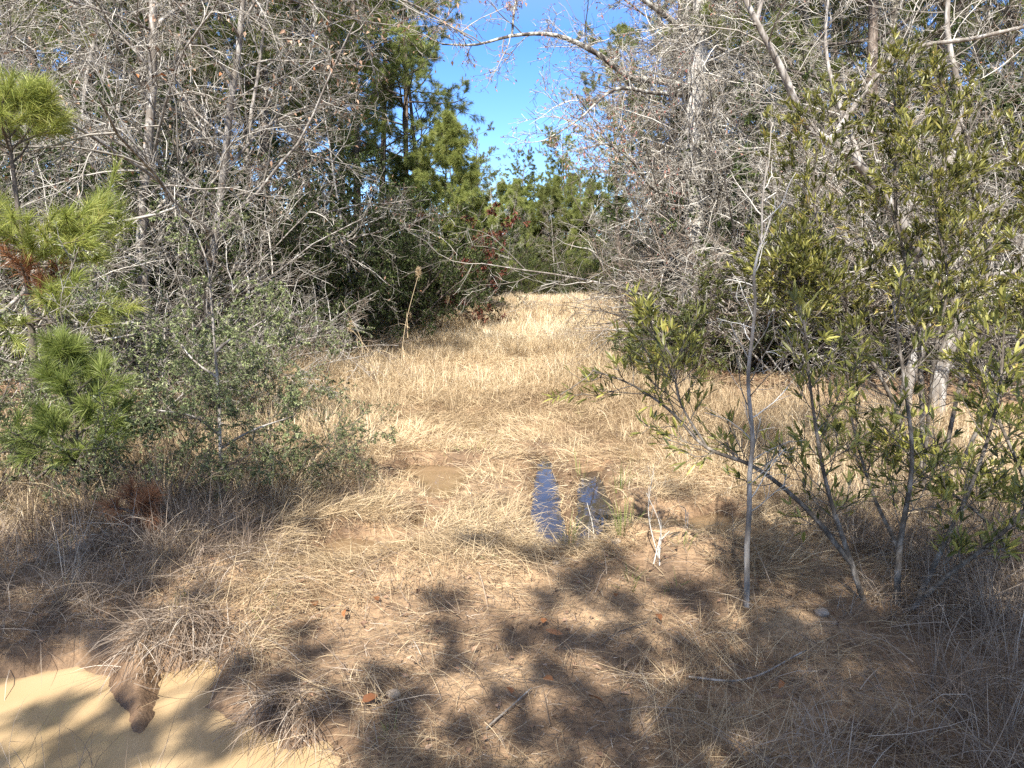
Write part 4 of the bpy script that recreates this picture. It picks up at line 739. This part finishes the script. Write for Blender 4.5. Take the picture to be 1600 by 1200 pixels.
def stalk(px, py, top, d, label, plume, seed, kind="grass_stalk"):
    r = np.random.default_rng(seed); x = GX(px, d); b = np.array([x, d, gz(x, d)]); t = P3(*top, d); m = (b + t) / 2 + np.array([(t[0] - b[0]) * -.18, 0, .06])
    mb = MB(); tubes(mb, *line([b, m, t], .005, .0028, 14), 5, 0, np.array([.75])); n = 14; mbl = MB()
    s_ = b + (t - b) * r.uniform(.0, .55, (n, 1)); blades(mb, r, s_, r.uniform(0, 2 * PI, n), r.uniform(.4, 1.2, n), r.uniform(.5, 1.6, n), r.uniform(.25, .6, n), np.full(n, .008), r.uniform(.4, .9, n), 5)
    parts = [("stem", mb, [M['straw']])]
    if plume:
        p = MB(); n = 80; u = r.random(n); S = t + np.array([0, 0, 1.]) * ((u - .3) * plume)[:, None]; needles(p, r, S, np.tile([[0, 0, .7]], (n, 1)), 4, .07, .004, 0, .6); parts.append(("plume", p, [M['straw']]))
    hero(kind, label, "grass stalk", b, parts)
stalk(622, 600, (654, 428), 11.5, "tall dry grass stalk with a pale plume before the dark shrubs", .12, 1)
stalk(592, 610, (548, 512), 11, "arching dry grass stalk leaning left at the left wood edge", .12, 2)
stalk(575, 600, (533, 470), 12, "thin tall dry stalk leaning left beside the bare twigs", 0, 3)
stalk(690, 545, (700, 470), 19, "dry stalk standing in the tall grass before the shaded shrubs", .15, 4)
stalk(655, 555, (640, 495), 17, "short dry stalk left of the others by the shaded shrubs", .12, 5)
def stick(pts, r0, r1, label, mat='bark_grey', kind="fallen_stick"):
    p = [np.array([*G(a, b), 0]) for a, b in pts]
    for q in p: q[2] = gz(q[0], q[1]) + .025
    b = p[0].copy(); mb = MB(); tubes(mb, *line([q - b for q in p], r0, r1, 14), 6, 0, np.array([.4])); o = mb.build(kind, M[mat]); o.location = b; tag(o, label, "stick")
stick([(1010, 1000), (955, 1020), (940, 1035)], .004, .002, "short dark fallen stick curving across the bare earth", 'bark_dark')
stick([(1075, 1085), (1140, 1085), (1260, 1045)], .005, .003, "thin pale stick lying in the shaded grass near the foot of the crooked sapling")
stick([(1600, 945), (1545, 955), (1470, 995)], .012, .006, "grey fallen branch in the shaded grass at the right border")
stick([(760, 1160), (800, 1130), (830, 1105)], .004, .003, "grey fallen stick in the middle of the foreground")
def bare_stems(px, py, tops, label, seed):
    r = np.random.default_rng(seed); g = G(px, py); b = np.array([*g, gz(*g)]); mb = MB(); tw = MB()
    for t in tops:
        P, R = line([b + [r.normal(0, .02), r.normal(0, .02), -.03], (b + P3(*t, g[1])) / 2 + r.normal(0, .03, 3), P3(*t, g[1] + r.normal(0, .1))], .004, .0018, 14); tubes(mb, P, R, 5, 0, np.array([.8])); P1, R1 = kids(r, P, R, 5, .3, 1, 35, 10, .25, .3, 5, .12, .03, rmin=.0012); tubes(tw, P1, R1, 3, 0, None, r)
    hero('dry_weed', label, "weed", b, [("stems", mb, [M['twig']]), ("twigs", tw, [M['twig']])])
bare_stems(1030, 915, [(1010, 770), (1028, 800), (1022, 730), (1046, 830)], "cluster of thin bare weed stems on the mud mound right of the ruts", 11)
bare_stems(1070, 870, [(1062, 790), (1075, 800)], "pair of thin bare stems in the dim brown pool's near edge", 12)
bare_stems(920, 855, [(917, 785), (924, 800)], "tiny leafless sprig standing at the near end of the second wheel rut", 13)

# ------------------------------------------------------------------ trees behind the viewer that shade the foreground
def shade_tree(kind, label, base, targets, seed):
    rng = np.random.default_rng(seed); base = np.array(base, float); base[2] = gz(base[0], base[1]); top = max(h for *_, h, r in targets) * 1.25
    P0 = line([base - [0, 0, .2], base + [.05, .1, top * .4], base + [.0, .25, top * .75], base + [.1, .3, top + .6]], .17, .05, 20); a = MB(); tubes(a, *P0, 12, 0, None, rng); b = MB(); c = MB()
    for gx, gy, h, rad in targets:
        h = h * 1.25; q = np.array([gx, gy, 0]) + SUN * (h / SUN[2]); t = np.clip((h - 1.6 - .25 * np.linalg.norm(q[:2] - base[:2])) / (top + .6), .12, .95); s_, r_, _ = at_t(*P0, np.zeros(1, int), np.array([t])); s_ = s_[0]
        lim = line([s_, s_ * .5 + q * .5 + [0, 0, .25], q], min(.055, r_[0] * .7), .012, 14); tubes(b, *lim, 7, 0, None, rng)
        P1, R1 = kids(rng, *lim, 15, .35, 1, 45, 20, 1, -.1, 6, .15, .02, absL=rad * 1.0 + .05, rr=.01); P2, R2 = kids(rng, P1, R1, 9, .2, 1, 45, 15, .55, .3, 5, .16, 0); tubes(b, P1, R1, 4, 0, None, rng); tubes(b, P2, R2, 3, 0, None, rng)
        N = len(P2); n = 9; sd_, _, d_ = at_t(P2, R2, np.repeat(np.arange(N), n), np.clip(rng.random(N * n), 0, .999)); leaves(c, rng, sd_, d_, .085, .032, 0, None, False, .8, .2)
    hero(kind, label, "tree", base, [("trunk", a, [M['bark_grey']]), ("limbs", b, [M['bark_grey']]), ("foliage", c, [M['leaf_dark']])])
def shade_at(lst): return [(*G(px, py), h, r) for px, py, h, r in lst]
shade_tree('shade_tree', "leafy evergreen tree behind the viewpoint whose boughs dapple the foreground", (1.7, -5.0, 0),
    shade_at([(775, 855, 5.4, .24), (850, 872, 5.2, .22), (930, 868, 5.4, .2), (1090, 835, 5.6, .3), (1150, 905, 5.2, .3), (1215, 870, 5.6, .35), (1285, 925, 5.2, .4), (1400, 905, 5.6, .5), (1500, 955, 5.2, .5), (1600, 905, 5.4, .6), (1205, 1005, 4.8, .26), (1300, 1040, 4.6, .3), (1450, 1030, 4.8, .36),
      (1580, 1050, 4.8, .36), (1090, 1125, 4.4, .2), (1180, 1150, 4.3, .2), (1300, 1165, 4.3, .25), (1430, 1160, 4.4, .22), (650, 1060, 4.4, .15), (600, 1125, 4.2, .16), (705, 1005, 4.6, .16), (765, 960, 4.8, .17), (835, 955, 4.9, .15), (720, 1135, 4.2, .15), (840, 1160, 4.2, .12), (940, 1185, 4.2, .16), (900, 985, 4.8, .12), (1350, 980, 5, .4), (1520, 1010, 5, .4), (1240, 1080, 4.6, .25), (1380, 1100, 4.6, .3), (1520, 1130, 4.5, .3), (1130, 960, 5, .22), (1170, 1060, 4.7, .2), (560, 1170, 4.2, .12), (460, 1010, 4.6, .1)])
    + [(2.3, 4.8, 6.2, .5), (3.2, 4.9, 6.3, .6), (4.2, 4.6, 6.2, .7), (.95, 5.1, 6, .28), (1.4, 5.25, 6, .35), (1.9, 5.3, 6.1, .4), (3.9, 3.8, 5.6, .6), (1.6, 4.5, 5.9, .35)], 850)
shade_tree('shade_tree', "second leafy evergreen tree behind the viewpoint, farther to the left", (-6.2, -4.6, 0),
    shade_at([(60, 965, 5, .3), (150, 930, 5.2, .28), (255, 960, 5, .22), (335, 945, 5, .2), (20, 1010, 4.6, .25), (425, 1065, 4.5, .12), (510, 1020, 4.6, .1), (60, 1090, 4.4, .1), (150, 1075, 4.4, .08), (300, 1062, 4.5, .1), (330, 1140, 4.2, .1), (450, 1128, 4.2, .08), (490, 790, 5.6, .4), (400, 815, 5.5, .4), (310, 825, 5.4, .38), (545, 775, 5.8, .3), (450, 740, 5.7, .3), (230, 800, 5.4, .3), (510, 830, 5.5, .25), (470, 770, 5.6, .4), (380, 800, 5.5, .4), (530, 800, 5.7, .3), (430, 845, 5.4, .3), (280, 850, 5.3, .3), (200, 1160, 4.2, .07)]), 860)  # boughs aimed at the left shrub's foot are added to darken it
print("faces", sum(len(o.data.polygons) for o in scene.objects if o.type == 'MESH'))
